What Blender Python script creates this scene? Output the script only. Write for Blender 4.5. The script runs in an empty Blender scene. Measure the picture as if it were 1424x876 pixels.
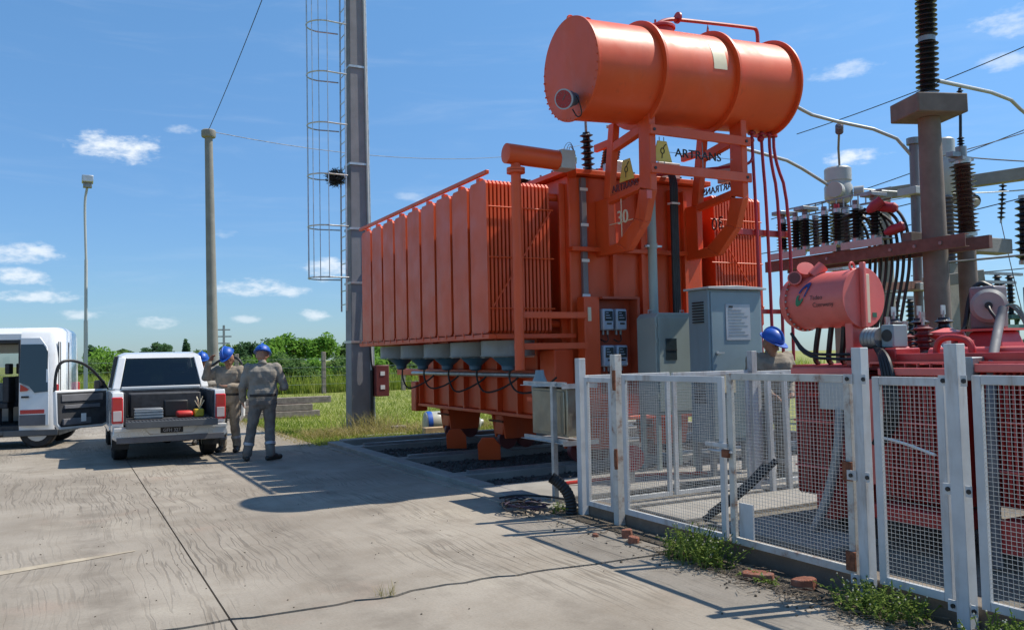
import bpy, bmesh, math, random
from mathutils import Vector, Matrix
random.seed(7)
R = math.radians
sc = bpy.context.scene
col = sc.collection

# ---------------------------------------------------------------- camera
cam_d = bpy.data.cameras.new('camera')
cam = bpy.data.objects.new('camera', cam_d); col.objects.link(cam)
cam_d.sensor_width = 36.0
cam_d.lens = 36.0 * 1180.0 / 1424.0
cam_d.clip_start = 0.05
cam_d.clip_end = 3000
YAW, PITCH, ROLL = R(27.8), R(2.74), R(1.2)
fw = Vector((math.sin(YAW)*math.cos(PITCH), math.cos(YAW)*math.cos(PITCH), math.sin(PITCH)))
rt = Vector((math.cos(YAW), -math.sin(YAW), 0)); up = rt.cross(fw)
r2 = rt*math.cos(ROLL) - up*math.sin(ROLL); u2 = up*math.cos(ROLL) + rt*math.sin(ROLL)
cam.matrix_world = Matrix(((r2.x, u2.x, -fw.x, 0), (r2.y, u2.y, -fw.y, 0), (r2.z, u2.z, -fw.z, 1.55), (0, 0, 0, 1)))
sc.camera = cam

# ---------------------------------------------------------------- world, sun, exposure
SUN = Vector((0.66, -0.16, 1.0)).normalized()
sun_el = math.asin(SUN.z); sun_az = math.atan2(SUN.x, SUN.y)
wd = bpy.data.worlds.new('World'); sc.world = wd; wd.use_nodes = True
wt = wd.node_tree; wt.nodes.clear()
class NT:
    def __init__(s, t): s.t = t
    def n(s, typ, **kw):
        nd = s.t.nodes.new(typ)
        for k, v in kw.items(): setattr(nd, k, v)
        return nd
    def l(s, a, b): s.t.links.new(a, b)
    def put(s, x, inp):
        if hasattr(x, 'is_linked') or hasattr(x, 'links'): s.l(x, inp)
        else: inp.default_value = x
    def m(s, op, a, b=0.0, c=None, clamp=False):
        nd = s.n('ShaderNodeMath', operation=op); nd.use_clamp = clamp
        s.put(a, nd.inputs[0]); s.put(b, nd.inputs[1])
        if c is not None: s.put(c, nd.inputs[2])
        return nd.outputs[0]
    def mix(s, fac, a, b, blend='MIX'):
        nd = s.n('ShaderNodeMix', data_type='RGBA', blend_type=blend)
        s.put(fac, nd.inputs[0]); s.put(a, nd.inputs[6]); s.put(b, nd.inputs[7])
        return nd.outputs[2]
    def rng(s, x, a, b, c=0.0, d=1.0, interp='SMOOTHSTEP'):
        nd = s.n('ShaderNodeMapRange', interpolation_type=interp)
        s.put(x, nd.inputs[0])
        for i, v in enumerate((a, b, c, d)): nd.inputs[i+1].default_value = v
        return nd.outputs[0]
    def noise(s, vec, scale, detail=4, rough=.55, dist=0.0):
        nd = s.n('ShaderNodeTexNoise'); nd.inputs['Scale'].default_value = scale
        nd.inputs['Detail'].default_value = detail; nd.inputs['Roughness'].default_value = rough
        nd.inputs['Distortion'].default_value = dist
        if vec is not None: s.l(vec, nd.inputs['Vector'])
        return nd.outputs['Fac']
    def mapp(s, vec, sx=1, sy=1, sz=1, loc=(0, 0, 0), rot=(0, 0, 0)):
        nd = s.n('ShaderNodeMapping'); s.l(vec, nd.inputs[0])
        nd.inputs['Location'].default_value = loc; nd.inputs['Rotation'].default_value = rot
        nd.inputs['Scale'].default_value = (sx, sy, sz); return nd.outputs[0]
W = NT(wt)
sky = W.n('ShaderNodeTexSky', sky_type='NISHITA'); sky.sun_disc = False
sky.sun_elevation = sun_el; sky.sun_rotation = sun_az
sky.altitude = 0; sky.air_density = 1.0; sky.dust_density = 0.35; sky.ozone_density = 3.5
tc = W.n('ShaderNodeTexCoord'); sep = W.n('ShaderNodeSeparateXYZ'); W.l(tc.outputs['Generated'], sep.inputs[0])
az = W.m('ARCTAN2', sep.outputs[0], sep.outputs[1]); el = W.m('ARCSINE', sep.outputs[2])
cmb = W.n('ShaderNodeCombineXYZ'); W.l(az, cmb.inputs[0]); W.l(W.m('MULTIPLY', el, 2.2), cmb.inputs[1])
nz = W.noise(cmb.outputs[0], 26, 6, .6); nz2 = W.noise(cmb.outputs[0], 75, 4, .6)
nn = W.m('ADD', W.m('MULTIPLY', W.m('SUBTRACT', nz, .5), 3.6), W.m('MULTIPLY', W.m('SUBTRACT', nz2, .5), 1.6))
CLOUDS = [(2.9, 13.1, 2.27, 0.74, 1), (6.8, 14.5, 0.93, 0.27, 0.45), (-2.8, 6.6, 2.18, 0.58, 0.85), (-2.6, 5.2, 1.79, 0.46, 0.9), (-1.4, 4.1, 2.01, 0.34, 0.8), (0.8, 3.0, 1.23, 0.26, 0.6), (5.1, 2.5, 1.11, 0.36, 0.65), (10.5, 4.7, 1.94, 0.46, 0.85), (13.1, 4.5, 1.16, 0.33, 0.7), (10.3, 2.7, 0.88, 0.23, 0.5), (14.7, 3.0, 0.90, 0.33, 0.7), (15.4, 5.9, 1.44, 0.62, 0.85), (9.2, 8.2, 0.70, 0.27, 0.3), (21.1, 10.7, 1.18, 0.29, 0.3), (50.2, 11.8, 1.60, 0.44, 0.95), (50.0, 17.1, 1.74, 0.44, 0.5), (59.0, 18.3, 1.72, 0.72, 0.5), (58.9, 16.3, 1.54, 0.49, 0.5), (57.7, 5.3, 0.88, 0.34, 0.5),
 (-30, 8, 4, .9, .9), (-55, 12, 4, 1.2, .9), (85, 9, 4, 1.0, .9), (110, 14, 4, 1.2, .8), (160, 10, 5, 1.2, .8), (-100, 7, 5, 1.0, .8), (-140, 18, 4, 1.4, .8)]
mask = None
for (a, e, w_, h_, dn) in CLOUDS:
    dx = W.m('DIVIDE', W.m('SUBTRACT', az, R(((a+180) % 360)-180)), R(w_*1.25)); dy = W.m('DIVIDE', W.m('SUBTRACT', el, R(e)), R(h_*1.3))
    d2 = W.m('ADD', W.m('MULTIPLY', dx, dx), W.m('MULTIPLY', dy, dy))
    v = W.m('ADD', W.m('SUBTRACT', 1.0, d2), nn)
    v = W.m('MULTIPLY', W.rng(v, -.1, 1.55), dn)
    mask = v if mask is None else W.m('MAXIMUM', mask, v)
wis = W.noise(W.mapp(cmb.outputs[0], 2.2, 7, 1, rot=(0, 0, .35)), 2.2, 7, .62, .6)
haz = W.m('MULTIPLY', W.rng(wis, .48, .88), .12)
mask = W.m('MAXIMUM', mask, haz)
warm = W.mix(1.0, sky.outputs[0], (.75, 1.02, 1.09, 1), 'MULTIPLY')
cloudc = (5.6, 6.0, 6.4, 1)
hz = W.rng(el, R(-2), R(34), 0, 1)
hzc = W.mix(hz, (.58, .565, .70, 1), (.94, .98, 1.0, 1))
warm = W.mix(1.0, warm, hzc, 'MULTIPLY')
skc = W.mix(mask, warm, cloudc)
bg = W.n('ShaderNodeBackground'); W.l(skc, bg.inputs[0]); bg.inputs[1].default_value = 0.13
wo = W.n('ShaderNodeOutputWorld'); W.l(bg.outputs[0], wo.inputs[0])
sl = bpy.data.lights.new('sun', 'SUN'); sl.energy = 4.6; sl.angle = R(.55); sl.color = (1.0, .93, .82)
so = bpy.data.objects.new('sun', sl); col.objects.link(so)
so.rotation_euler = (-SUN).to_track_quat('-Z', 'Y').to_euler(); so.location = (20, -10, 30)
vs = sc.view_settings
vs.view_transform = 'Standard'; vs.look = 'None'; vs.gamma = 1.0; vs.use_curve_mapping = False; vs.exposure = 0.38

# ---------------------------------------------------------------- helpers
def V(*a): return Vector(a)
class MB:
    def __init__(s): s.v = []; s.f = []; s.m = []
    def add(s, vs_, fs, mi=0):
        b = len(s.v); s.v += [tuple(p) for p in vs_]; s.f += [tuple(b+i for i in f) for f in fs]; s.m += [mi]*len(fs); return s
    def box(s, x0, x1, y0, y1, z0, z1, mi=0, M=None):
        P = [Vector((x, y, z)) for z in (z0, z1) for y in (y0, y1) for x in (x0, x1)]
        if M is not None: P = [M @ p for p in P]
        return s.add(P, [(0, 2, 3, 1), (4, 5, 7, 6), (0, 1, 5, 4), (2, 6, 7, 3), (0, 4, 6, 2), (1, 3, 7, 5)], mi)
    def bar(s, a, b, w, h, mi=0, upv=(0, 0, 1)):
        a, b = Vector(a), Vector(b); d = (b-a).normalized(); u = Vector(upv)
        if abs(d.dot(u)) > .98: u = Vector((1, 0, 0))
        sx = d.cross(u).normalized()*(w/2); sy = sx.cross(d).normalized()*(h/2)
        P = [p+q for p in (a, b) for q in (-sx-sy, sx-sy, sx+sy, -sx+sy)]
        return s.add(P, [(3, 2, 1, 0), (4, 5, 6, 7), (0, 1, 5, 4), (1, 2, 6, 5), (2, 3, 7, 6), (3, 0, 4, 7)], mi)
    def cyl(s, a, b, r0, r1=None, n=12, mi=0, caps=True):
        r1 = r0 if r1 is None else r1
        a, b = Vector(a), Vector(b); d = (b-a).normalized(); u = d.orthogonal().normalized(); w = d.cross(u)
        P = []
        for p, r in ((a, r0), (b, r1)):
            for i in range(n):
                t = 2*math.pi*i/n; P.append(p+(u*math.cos(t)+w*math.sin(t))*r)
        F = [(i, (i+1) % n, n+(i+1) % n, n+i) for i in range(n)]
        if caps: F += [tuple(range(n-1, -1, -1)), tuple(range(n, 2*n))]
        return s.add(P, F, mi)
    def tube(s, pts, r, n=8, mi=0, closed=False, radii=None):
        pts = [Vector(p) for p in pts]; m = len(pts); P = []; pu = None
        for i, p in enumerate(pts):
            if closed: d = pts[(i+1) % m]-pts[i-1]
            else: d = pts[min(i+1, m-1)]-pts[max(i-1, 0)]
            if d.length < 1e-9: d = Vector((0, 0, 1))
            d.normalize()
            if pu is None: u = d.orthogonal().normalized()
            else:
                u = pu-d*pu.dot(d)
                u = u.normalized() if u.length > 1e-6 else d.orthogonal().normalized()
            pu = u; w = d.cross(u); rr = radii[i] if radii else r
            for k in range(n):
                t = 2*math.pi*k/n; P.append(p+(u*math.cos(t)+w*math.sin(t))*rr)
        F = []
        for i in range(m if closed else m-1):
            j = (i+1) % m
            for k in range(n): F.append((i*n+k, i*n+(k+1) % n, j*n+(k+1) % n, j*n+k))
        if not closed: F += [tuple(range(n-1, -1, -1)), tuple((m-1)*n+k for k in range(n))]
        return s.add(P, F, mi)
    def lathe(s, prof, o, ax=(0, 0, 1), n=20, mi=0, M=None, cap=True):
        o = Vector(o); d = Vector(ax).normalized(); u = d.orthogonal().normalized(); w = d.cross(u); P = []
        for (r, h) in prof:
            for k in range(n):
                t = 2*math.pi*k/n; P.append(o+d*h+(u*math.cos(t)+w*math.sin(t))*max(r, 1e-4))
        F = []
        for i in range(len(prof)-1):
            for k in range(n): F.append((i*n+k, i*n+(k+1) % n, (i+1)*n+(k+1) % n, (i+1)*n+k))
        if cap: F += [tuple(range(n-1, -1, -1)), tuple((len(prof)-1)*n+k for k in range(n))]
        return s.add(P, F, mi)
    def prism(s, pts, h0, h1, plane='xy', mi=0, M=None):
        def mk(p, h):
            if plane == 'xy': q = Vector((p[0], p[1], h))
            elif plane == 'yz': q = Vector((h, p[0], p[1]))
            else: q = Vector((p[0], h, p[1]))
            return M @ q if M is not None else q
        n = len(pts); P = [mk(p, h0) for p in pts]+[mk(p, h1) for p in pts]
        F = [tuple(range(n-1, -1, -1)), tuple(range(n, 2*n))]+[(i, (i+1) % n, n+(i+1) % n, n+i) for i in range(n)]
        return s.add(P, F, mi)
    def loft(s, rings, mi=0, caps=True, closed=True):
        n = len(rings[0]); P = [p for r in rings for p in r]; F = []
        for i in range(len(rings)-1):
            for k in range(n if closed else n-1):
                F.append((i*n+k, i*n+(k+1) % n, (i+1)*n+(k+1) % n, (i+1)*n+k))
        if caps: F += [tuple(range(n-1, -1, -1)), tuple((len(rings)-1)*n+k for k in range(n))]
        return s.add(P, F, mi)
    def ball(s, c, rx, ry=None, rz=None, n=12, mi=0):
        ry = rx if ry is None else ry; rz = rx if rz is None else rz
        c = Vector(c); rings = []
        for i in range(1, n//2+1):
            ph = math.pi*(i-.5+.0)/(n//2)-math.pi/2
            rings.append([c+Vector((rx*math.cos(ph)*math.cos(2*math.pi*k/n), ry*math.cos(ph)*math.sin(2*math.pi*k/n), rz*math.sin(ph))) for k in range(n)])
        return s.loft(rings, mi)
    def mesh(s, name, mats, ang=35, fix=True):
        me = bpy.data.meshes.new(name); me.from_pydata(s.v, [], s.f); me.update()
        if not isinstance(mats, (list, tuple)): mats = [mats]
        for m_ in mats: me.materials.append(m_)
        if len(mats) > 1: me.polygons.foreach_set('material_index', s.m)
        if fix:
            bm = bmesh.new(); bm.from_mesh(me); bmesh.ops.recalc_face_normals(bm, faces=bm.faces); bm.to_mesh(me); bm.free()
        if ang:
            me.shade_smooth(); me.set_sharp_from_angle(angle=R(ang))
        return me
    def build(s, name, mats, parent=None, bevel=0, ang=35, fix=True, kind=None):
        return link(name, s.mesh(name, mats, ang, fix), parent, bevel, kind)
def origin_of(o):
    v = Vector(o.get('_o', (0, 0, 0))); return v
def link(name, me, parent=None, bevel=0, kind=None, loc=None):
    o = bpy.data.objects.new(name, me); col.objects.link(o)
    if parent is not None: setpar(o, parent)
    if loc is not None: o.location = loc
    if bevel:
        b = o.modifiers.new('bevel', 'BEVEL'); b.width = bevel; b.segments = 2; b.limit_method = 'ANGLE'; b.angle_limit = R(40)
    if kind: o['kind'] = kind
    return o
WM = {}
def setpar(o, p):
    o.parent = p; o.matrix_parent_inverse = WM.get(p.name, Matrix.Identity(4)).inverted()
def tag(o, label=None, cat=None, group=None, kind=None):
    if label: o['label'] = label
    if cat: o['category'] = cat
    if group: o['group'] = group
    if kind: o['kind'] = kind
    return o
def thing(name, label, cat, loc, group=None):
    o = bpy.data.objects.new(name, None); col.objects.link(o); o.location = loc; o.empty_display_size = .2
    WM[o.name] = Matrix.Translation(loc); return tag(o, label, cat, group)
def copy_tree(o, parent=None):
    c = o.copy(); col.objects.link(c)
    if parent is not None: c.parent = parent
    for ch in list(o.children): copy_tree(ch, c)
    return c
def dup(o, loc, rz=0, label=None):
    c = copy_tree(o); c.location = loc; c.rotation_euler = (0, 0, rz)
    if label: c['label'] = label
    return c
def arc(c, r, a0, a1, n, plane='xz'):
    out = []
    for i in range(n+1):
        t = R(a0+(a1-a0)*i/n); a, b = r*math.cos(t), r*math.sin(t)
        out.append((c[0]+a, c[1], c[2]+b) if plane == 'xz' else (c[0], c[1]+a, c[2]+b) if plane == 'yz' else (c[0]+a, c[1]+b, c[2]))
    return out
def smooth_path(pts, it=2):
    pts = [Vector(p) for p in pts]
    for _ in range(it):
        q = [pts[0]]
        for a, b in zip(pts, pts[1:]): q += [a*.75+b*.25, a*.25+b*.75]
        q.append(pts[-1]); pts = q
    return pts
def text_mesh(name, body, size, mat_, depth=.004, align='CENTER', M=None, parent=None, shear=0, sx=1.0):
    c = bpy.data.curves.new(name, 'FONT'); c.body = body; c.size = size; c.extrude = depth/2; c.align_x = align; c.align_y = 'CENTER'; c.resolution_u = 3; c.shear = shear
    o = bpy.data.objects.new(name+'_tmp', c); col.objects.link(o)
    me = bpy.data.meshes.new_from_object(o.evaluated_get(bpy.context.evaluated_depsgraph_get()))
    bpy.data.objects.remove(o); bpy.data.curves.remove(c)
    me.transform((M or Matrix.Identity(4)) @ Matrix.Diagonal((sx, 1, 1, 1))); me.materials.clear(); me.materials.append(mat_)
    return link(name, me, parent)
def frame_M(o, xdir, ydir):
    x = Vector(xdir).normalized(); y = Vector(ydir).normalized(); z = x.cross(y)
    return Matrix(((x.x, y.x, z.x, o[0]), (x.y, y.y, z.y, o[1]), (x.z, y.z, z.z, o[2]), (0, 0, 0, 1)))

# ---------------------------------------------------------------- materials
MT = {}
def mat(name, c, rough=.5, metal=0.0, var=.12, scale=3.0, bump=.0, bscale=40, dirt=None, dirt_amt=0.0, dscale=5, spec=.5, streak=False, coat=0.0, trans=0.0, alpha=1.0):
    m = bpy.data.materials.new(name); m.use_nodes = True; t = m.node_tree; N = NT(t)
    b = t.nodes['Principled BSDF']; b.inputs['Roughness'].default_value = rough; b.inputs['Metallic'].default_value = metal
    b.inputs['Specular IOR Level'].default_value = spec; b.inputs['Coat Weight'].default_value = coat
    tcn = N.n('ShaderNodeTexCoord'); geo = N.n('ShaderNodeNewGeometry'); vec = geo.outputs['Position']
    c4 = tuple(c)+(1,)
    if var:
        nz_ = N.noise(vec, scale, 5, .6)
        lo = tuple(x*(1-var) for x in c)+(1,); hi = tuple(min(1, x*(1+var)) for x in c)+(1,)
        out = N.mix(N.rng(nz_, .3, .7), lo, hi)
    else:
        out = None
    if dirt_amt:
        dv = N.mapp(vec, 1, 1, .18) if streak else vec
        dn = N.rng(N.noise(dv, dscale, 6, .65), .5, .78)
        out = N.mix(N.m('MULTIPLY', dn, dirt_amt), out if out else c4, tuple(dirt)+(1,))
    if name in ('orange', 'red', 'pinkred'):
        fd = N.rng(N.noise(N.mapp(vec, 1, 1, .5, loc=(4, 9, 1)), 1.9, 6, .68), .52, .76); out = N.mix(N.m('MULTIPLY', fd, .5), out, tuple(min(1, x*.86+.075) for x in c)+(1,))
        sk = N.rng(N.noise(N.mapp(vec, 9, 9, .35), 1.0, 5, .6), .60, .78); out = N.mix(N.m('MULTIPLY', sk, .42), out, tuple(x*.38+.02 for x in c)+(1,))
    if out is not None: N.l(out, b.inputs['Base Color'])
    else: b.inputs['Base Color'].default_value = c4
    if var:
        rn = N.noise(vec, scale*2.3, 4, .6); N.l(N.rng(rn, .25, .75, max(.02, rough-.1), min(1, rough+.1)), b.inputs['Roughness'])
    if bump:
        bp = N.n('ShaderNodeBump'); bp.inputs['Strength'].default_value = bump; bp.inputs['Distance'].default_value = .01
        N.l(N.noise(vec, bscale, 4, .6), bp.inputs['Height']); N.l(bp.outputs[0], b.inputs['Normal'])
    if trans: b.inputs['Transmission Weight'].default_value = trans
    MT[name] = m; return m
mat('orange', (.66, .084, .017), .46, var=.08, scale=1.1, bump=.05, bscale=9, dirt=(.40, .07, .035), dirt_amt=.4, dscale=1.6, streak=True)
mat('orange_dark', (.40, .07, .03), .5, var=.12, dirt=(.16, .05, .035), dirt_amt=.5, dscale=2.5, streak=True)
mat('red', (.40, .028, .026), .42, var=.12, scale=2, bump=.05, bscale=12, dirt=(.30, .07, .06), dirt_amt=.5, dscale=2.5, streak=True)
mat('pinkred', (.66, .135, .115), .42, var=.10, scale=2.2, bump=.05, bscale=10, dirt=(.38, .12, .10), dirt_amt=.35, dscale=3)
mat('maroon', (.14, .03, .03), .5)
mat('darkred', (.33, .02, .035), .45)
mat('grey_cab', (.30, .35, .325), .45, var=.06, scale=2, bump=.03, bscale=14, dirt=(.16, .17, .15), dirt_amt=.3, dscale=3, streak=True)
mat('blue_cab', (.20, .265, .29), .42, var=.06, scale=2, bump=.03, bscale=14, dirt=(.12, .14, .14), dirt_amt=.3, dscale=3, streak=True)
mat('grey_steel', (.26, .27, .28), .45, .55, var=.15, scale=6, dirt=(.12, .10, .08), dirt_amt=.3)
mat('galv', (.46, .48, .49), .4, .7, var=.15, scale=9, dirt=(.3, .27, .24), dirt_amt=.3)
mat('alu', (.36, .37, .37), .5, .3, var=.06)
mat('dull_metal', (.34, .31, .24), .38, .8, var=.15, scale=4)
mat('white_paint', (.50, .515, .52), .55, var=.10, scale=4, bump=.08, bscale=30, dirt=(.24, .17, .115), dirt_amt=.8, dscale=6, streak=True)
mat('white_rust', (.50, .49, .45), .6, var=.1, scale=7, bump=.15, bscale=60, dirt=(.20, .075, .03), dirt_amt=.95, dscale=9)
mat('rust', (.17, .06, .028), .85, var=.4, scale=25, bump=.3, bscale=80)
mat('wire', (.46, .46, .435), .5, .3, var=.1, scale=30)
mat('black', (.012, .012, .013), .5, var=.2)
mat('rubber', (.02, .02, .021), .7, var=.3, scale=8, dirt=(.10, .09, .075), dirt_amt=.35, dscale=7)
mat('fan_grey', (.24, .27, .27), .5, var=.10, scale=4, dirt=(.12, .11, .10), dirt_amt=.4, streak=True)
mat('blue_motor', (.05, .13, .20), .5)
mat('conc', (.26, .245, .22), .85, var=.14, scale=2.5, bump=.35, bscale=35, dirt=(.18, .165, .14), dirt_amt=.55, dscale=1.7)
mat('conc_pole', (.235, .225, .205), .85, var=.12, scale=3, bump=.25, bscale=45, dirt=(.20, .18, .155), dirt_amt=.5, dscale=2.2, streak=True)
mat('conc_warm', (.17, .135, .115), .85, var=.15, scale=3, bump=.25, bscale=45, dirt=(.09, .07, .06), dirt_amt=.5, dscale=2.2, streak=True)
mat('pole_grey', (.20, .20, .215), .8, var=.12, scale=2, bump=.2, bscale=40, dirt=(.13, .125, .13), dirt_amt=.5, dscale=2, streak=True)
mat('rust_beam', (.17, .085, .07), .8, var=.2, scale=5, bump=.2, bscale=40, dirt=(.09, .05, .04), dirt_amt=.6, dscale=3)
mat('porcelain', (.075, .032, .024), .3, var=.1, coat=.3)
mat('porcelain_dark', (.010, .010, .014), .38, var=.1, coat=.2)
mat('porcelain_grey', (.17, .15, .16), .35, var=.1)
mat('pale_grey', (.42, .43, .42), .4, var=.06, dirt=(.3, .28, .25), dirt_amt=.3)
mat('trim_light', (.27, .27, .25), .55, var=.1)
mat('plaque', (.68, .60, .42), .4, var=.05)
mat('yellow', (.62, .44, .075), .5, var=.08)
mat('timber', (.24, .20, .17), .9, var=.25, scale=9, bump=.4, bscale=60)
mat('wood_raw', (.42, .31, .19), .85, var=.2, scale=8, bump=.2)
mat('brick', (.26, .095, .055), .9, var=.25, scale=14, bump=.5, bscale=60, dirt=(.42, .33, .27), dirt_amt=.4, dscale=10)
mat('car_white', (.74, .75, .75), .22, var=.02, coat=.6)
mat('car_grey', (.09, .095, .10), .5)
mat('silver', (.55, .54, .52), .32, .35, var=.05)
mat('interior', (.035, .036, .04), .7, var=.3, scale=8)
mat('trim_grey', (.13, .13, .14), .7, var=.15)
mat('lamp_red', (.50, .02, .03), .15, var=.0, coat=.5)
mat('lamp_white', (.60, .50, .48), .15, var=.0, coat=.5)
mat('plastic_blue', (.008, .085, .42), .45, var=.10, scale=12, dirt=(.03, .06, .2), dirt_amt=.4)
mat('plastic_yellow', (.55, .38, .02), .45)
mat('plastic_red', (.50, .03, .02), .45)
mat('cloth', (.235, .218, .19), .92, var=.18, scale=9, bump=.5, bscale=28)
mat('cloth_tan', (.255, .215, .165), .92, var=.18, scale=9, bump=.5, bscale=28)
mat('cloth_dark', (.15, .138, .125), .92, var=.18, scale=9, bump=.5, bscale=28)
mat('skin', (.36, .19, .12), .6, var=.1, scale=18)
mat('skin_dark', (.30, .155, .10), .6, var=.1, scale=18)
mat('boot', (.022, .018, .016), .6, var=.2)
mat('hair', (.02, .015, .012), .7)
mat('meter_body', (.33, .40, .48), .4, var=.05)
mat('meter_face', (.03, .045, .05), .1, var=.0, coat=.5)
mat('label_white', (.72, .72, .70), .5, var=.04)
mat('label_grey', (.36, .37, .40), .4, .3, var=.06)
mat('dkgreen', (.02, .14, .08), .5)
mat('logo_blue', (.02, .035, .17), .45, var=0)
mat('logo_green', (.01, .16, .07), .45, var=0)
mat('ink', (.012, .012, .014), .6, var=0)
mat('twig', (.20, .155, .11), .95, var=.3, scale=20)
mat('cable_purple', (.035, .02, .04), .6)
mat('plank', (.36, .33, .28), .9, var=.2, scale=9)
mat('verdigris', (.11, .20, .19), .6, var=.15)
def glass(name, c=(.02, .025, .03), a=.35):
    m = bpy.data.materials.new(name); m.use_nodes = True; t = m.node_tree; N = NT(t); t.nodes.clear()
    o = N.n('ShaderNodeOutputMaterial'); g = N.n('ShaderNodeBsdfGlossy'); g.inputs['Roughness'].default_value = .03
    tr = N.n('ShaderNodeBsdfTransparent'); tr.inputs[0].default_value = tuple(c)+(1,)
    fr = N.n('ShaderNodeFresnel'); fr.inputs[0].default_value = 1.45
    mx = N.n('ShaderNodeMixShader'); N.l(N.m('ADD', N.m('MULTIPLY', fr.outputs[0], 1.3), .03, clamp=True), mx.inputs[0]); N.l(tr.outputs[0], mx.inputs[1]); N.l(g.outputs[0], mx.inputs[2])
    N.l(mx.outputs[0], o.inputs[0]); MT[name] = m; return m
glass('glass_dark', (.10, .12, .13)); glass('glass_clear', (.6, .66, .66))
def leaf_mat(name, c, c2, tr=.35):
    m = bpy.data.materials.new(name); m.use_nodes = True; t = m.node_tree; N = NT(t); t.nodes.clear()
    o = N.n('ShaderNodeOutputMaterial'); geo = N.n('ShaderNodeNewGeometry')
    f = N.noise(geo.outputs['Position'], .35 if tr < .36 else 1.4, 3, .6)
    rnd = geo.outputs['Random Per Island']
    cc = N.mix(N.m('ADD', N.m('MULTIPLY', N.rng(f, .3, .7), .55), N.m('MULTIPLY', rnd, .45)), tuple(c)+(1,), tuple(c2)+(1,))
    d = N.n('ShaderNodeBsdfDiffuse'); N.l(cc, d.inputs[0]); tl = N.n('ShaderNodeBsdfTranslucent'); N.l(N.mix(1.0, cc, (1.1, 1.25, .6, 1), 'MULTIPLY'), tl.inputs[0])
    mx = N.n('ShaderNodeMixShader'); mx.inputs[0].default_value = tr; N.l(d.outputs[0], mx.inputs[1]); N.l(tl.outputs[0], mx.inputs[2])
    N.l(mx.outputs[0], o.inputs[0]); MT[name] = m; return m
leaf_mat('leaf_far', (.07, .13, .045), (.16, .24, .07))
leaf_mat('leaf_bright', (.08, .19, .03), (.20, .34, .06))
leaf_mat('leaf_dark', (.045, .095, .05), (.09, .16, .07))
leaf_mat('grass_lawn', (.15, .21, .04), (.33, .36, .09), .3)
leaf_mat('grass_tall', (.18, .25, .05), (.38, .40, .12), .4)
leaf_mat('weed', (.10, .17, .035), (.26, .32, .09), .4)
mat('plinth', (.15, .125, .10), .9, var=.2, scale=3, bump=.5, bscale=30, dirt=(.26, .22, .17), dirt_amt=.5, dscale=3)
leaf_mat('dry_grass', (.30, .24, .12), (.40, .34, .18), .3)
mat('bark', (.10, .08, .06), .95, var=.3, scale=6)

# ---- ground materials
def ground_mat(name, cols, sc1, sc2, bump, rough=.95):
    m = bpy.data.materials.new(name); m.use_nodes = True; t = m.node_tree; N = NT(t); b = t.nodes['Principled BSDF']
    b.inputs['Roughness'].default_value = rough; b.inputs['Specular IOR Level'].default_value = .2
    geo = N.n('ShaderNodeNewGeometry'); p = geo.outputs['Position']
    n1 = N.noise(p, sc1, 6, .62); n2 = N.noise(p, sc2, 5, .65)
    a = N.mix(N.rng(n1, .32, .68), tuple(cols[0])+(1,), tuple(cols[1])+(1,)); a = N.mix(N.rng(n2, .4, .75), a, tuple(cols[2])+(1,))
    N.l(a, b.inputs['Base Color'])
    bp = N.n('ShaderNodeBump'); bp.inputs['Strength'].default_value = bump; bp.inputs['Distance'].default_value = .03
    N.l(n2, bp.inputs['Height']); N.l(bp.outputs[0], b.inputs['Normal']); MT[name] = m; return m
ground_mat('grass_ground', [(.15, .18, .045), (.25, .26, .075), (.33, .31, .12)], .35, 6, .8)
ground_mat('dirt', [(.10, .085, .065), (.15, .125, .095), (.07, .06, .05)], 3, 40, .8)
ground_mat('gravel', [(.10, .095, .09), (.16, .15, .14), (.05, .048, .045)], 8, 60, 1.0)
ground_mat('yard', [(.15, .137, .115), (.23, .21, .175), (.10, .09, .078)], 1.2, 30, .6)
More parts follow.
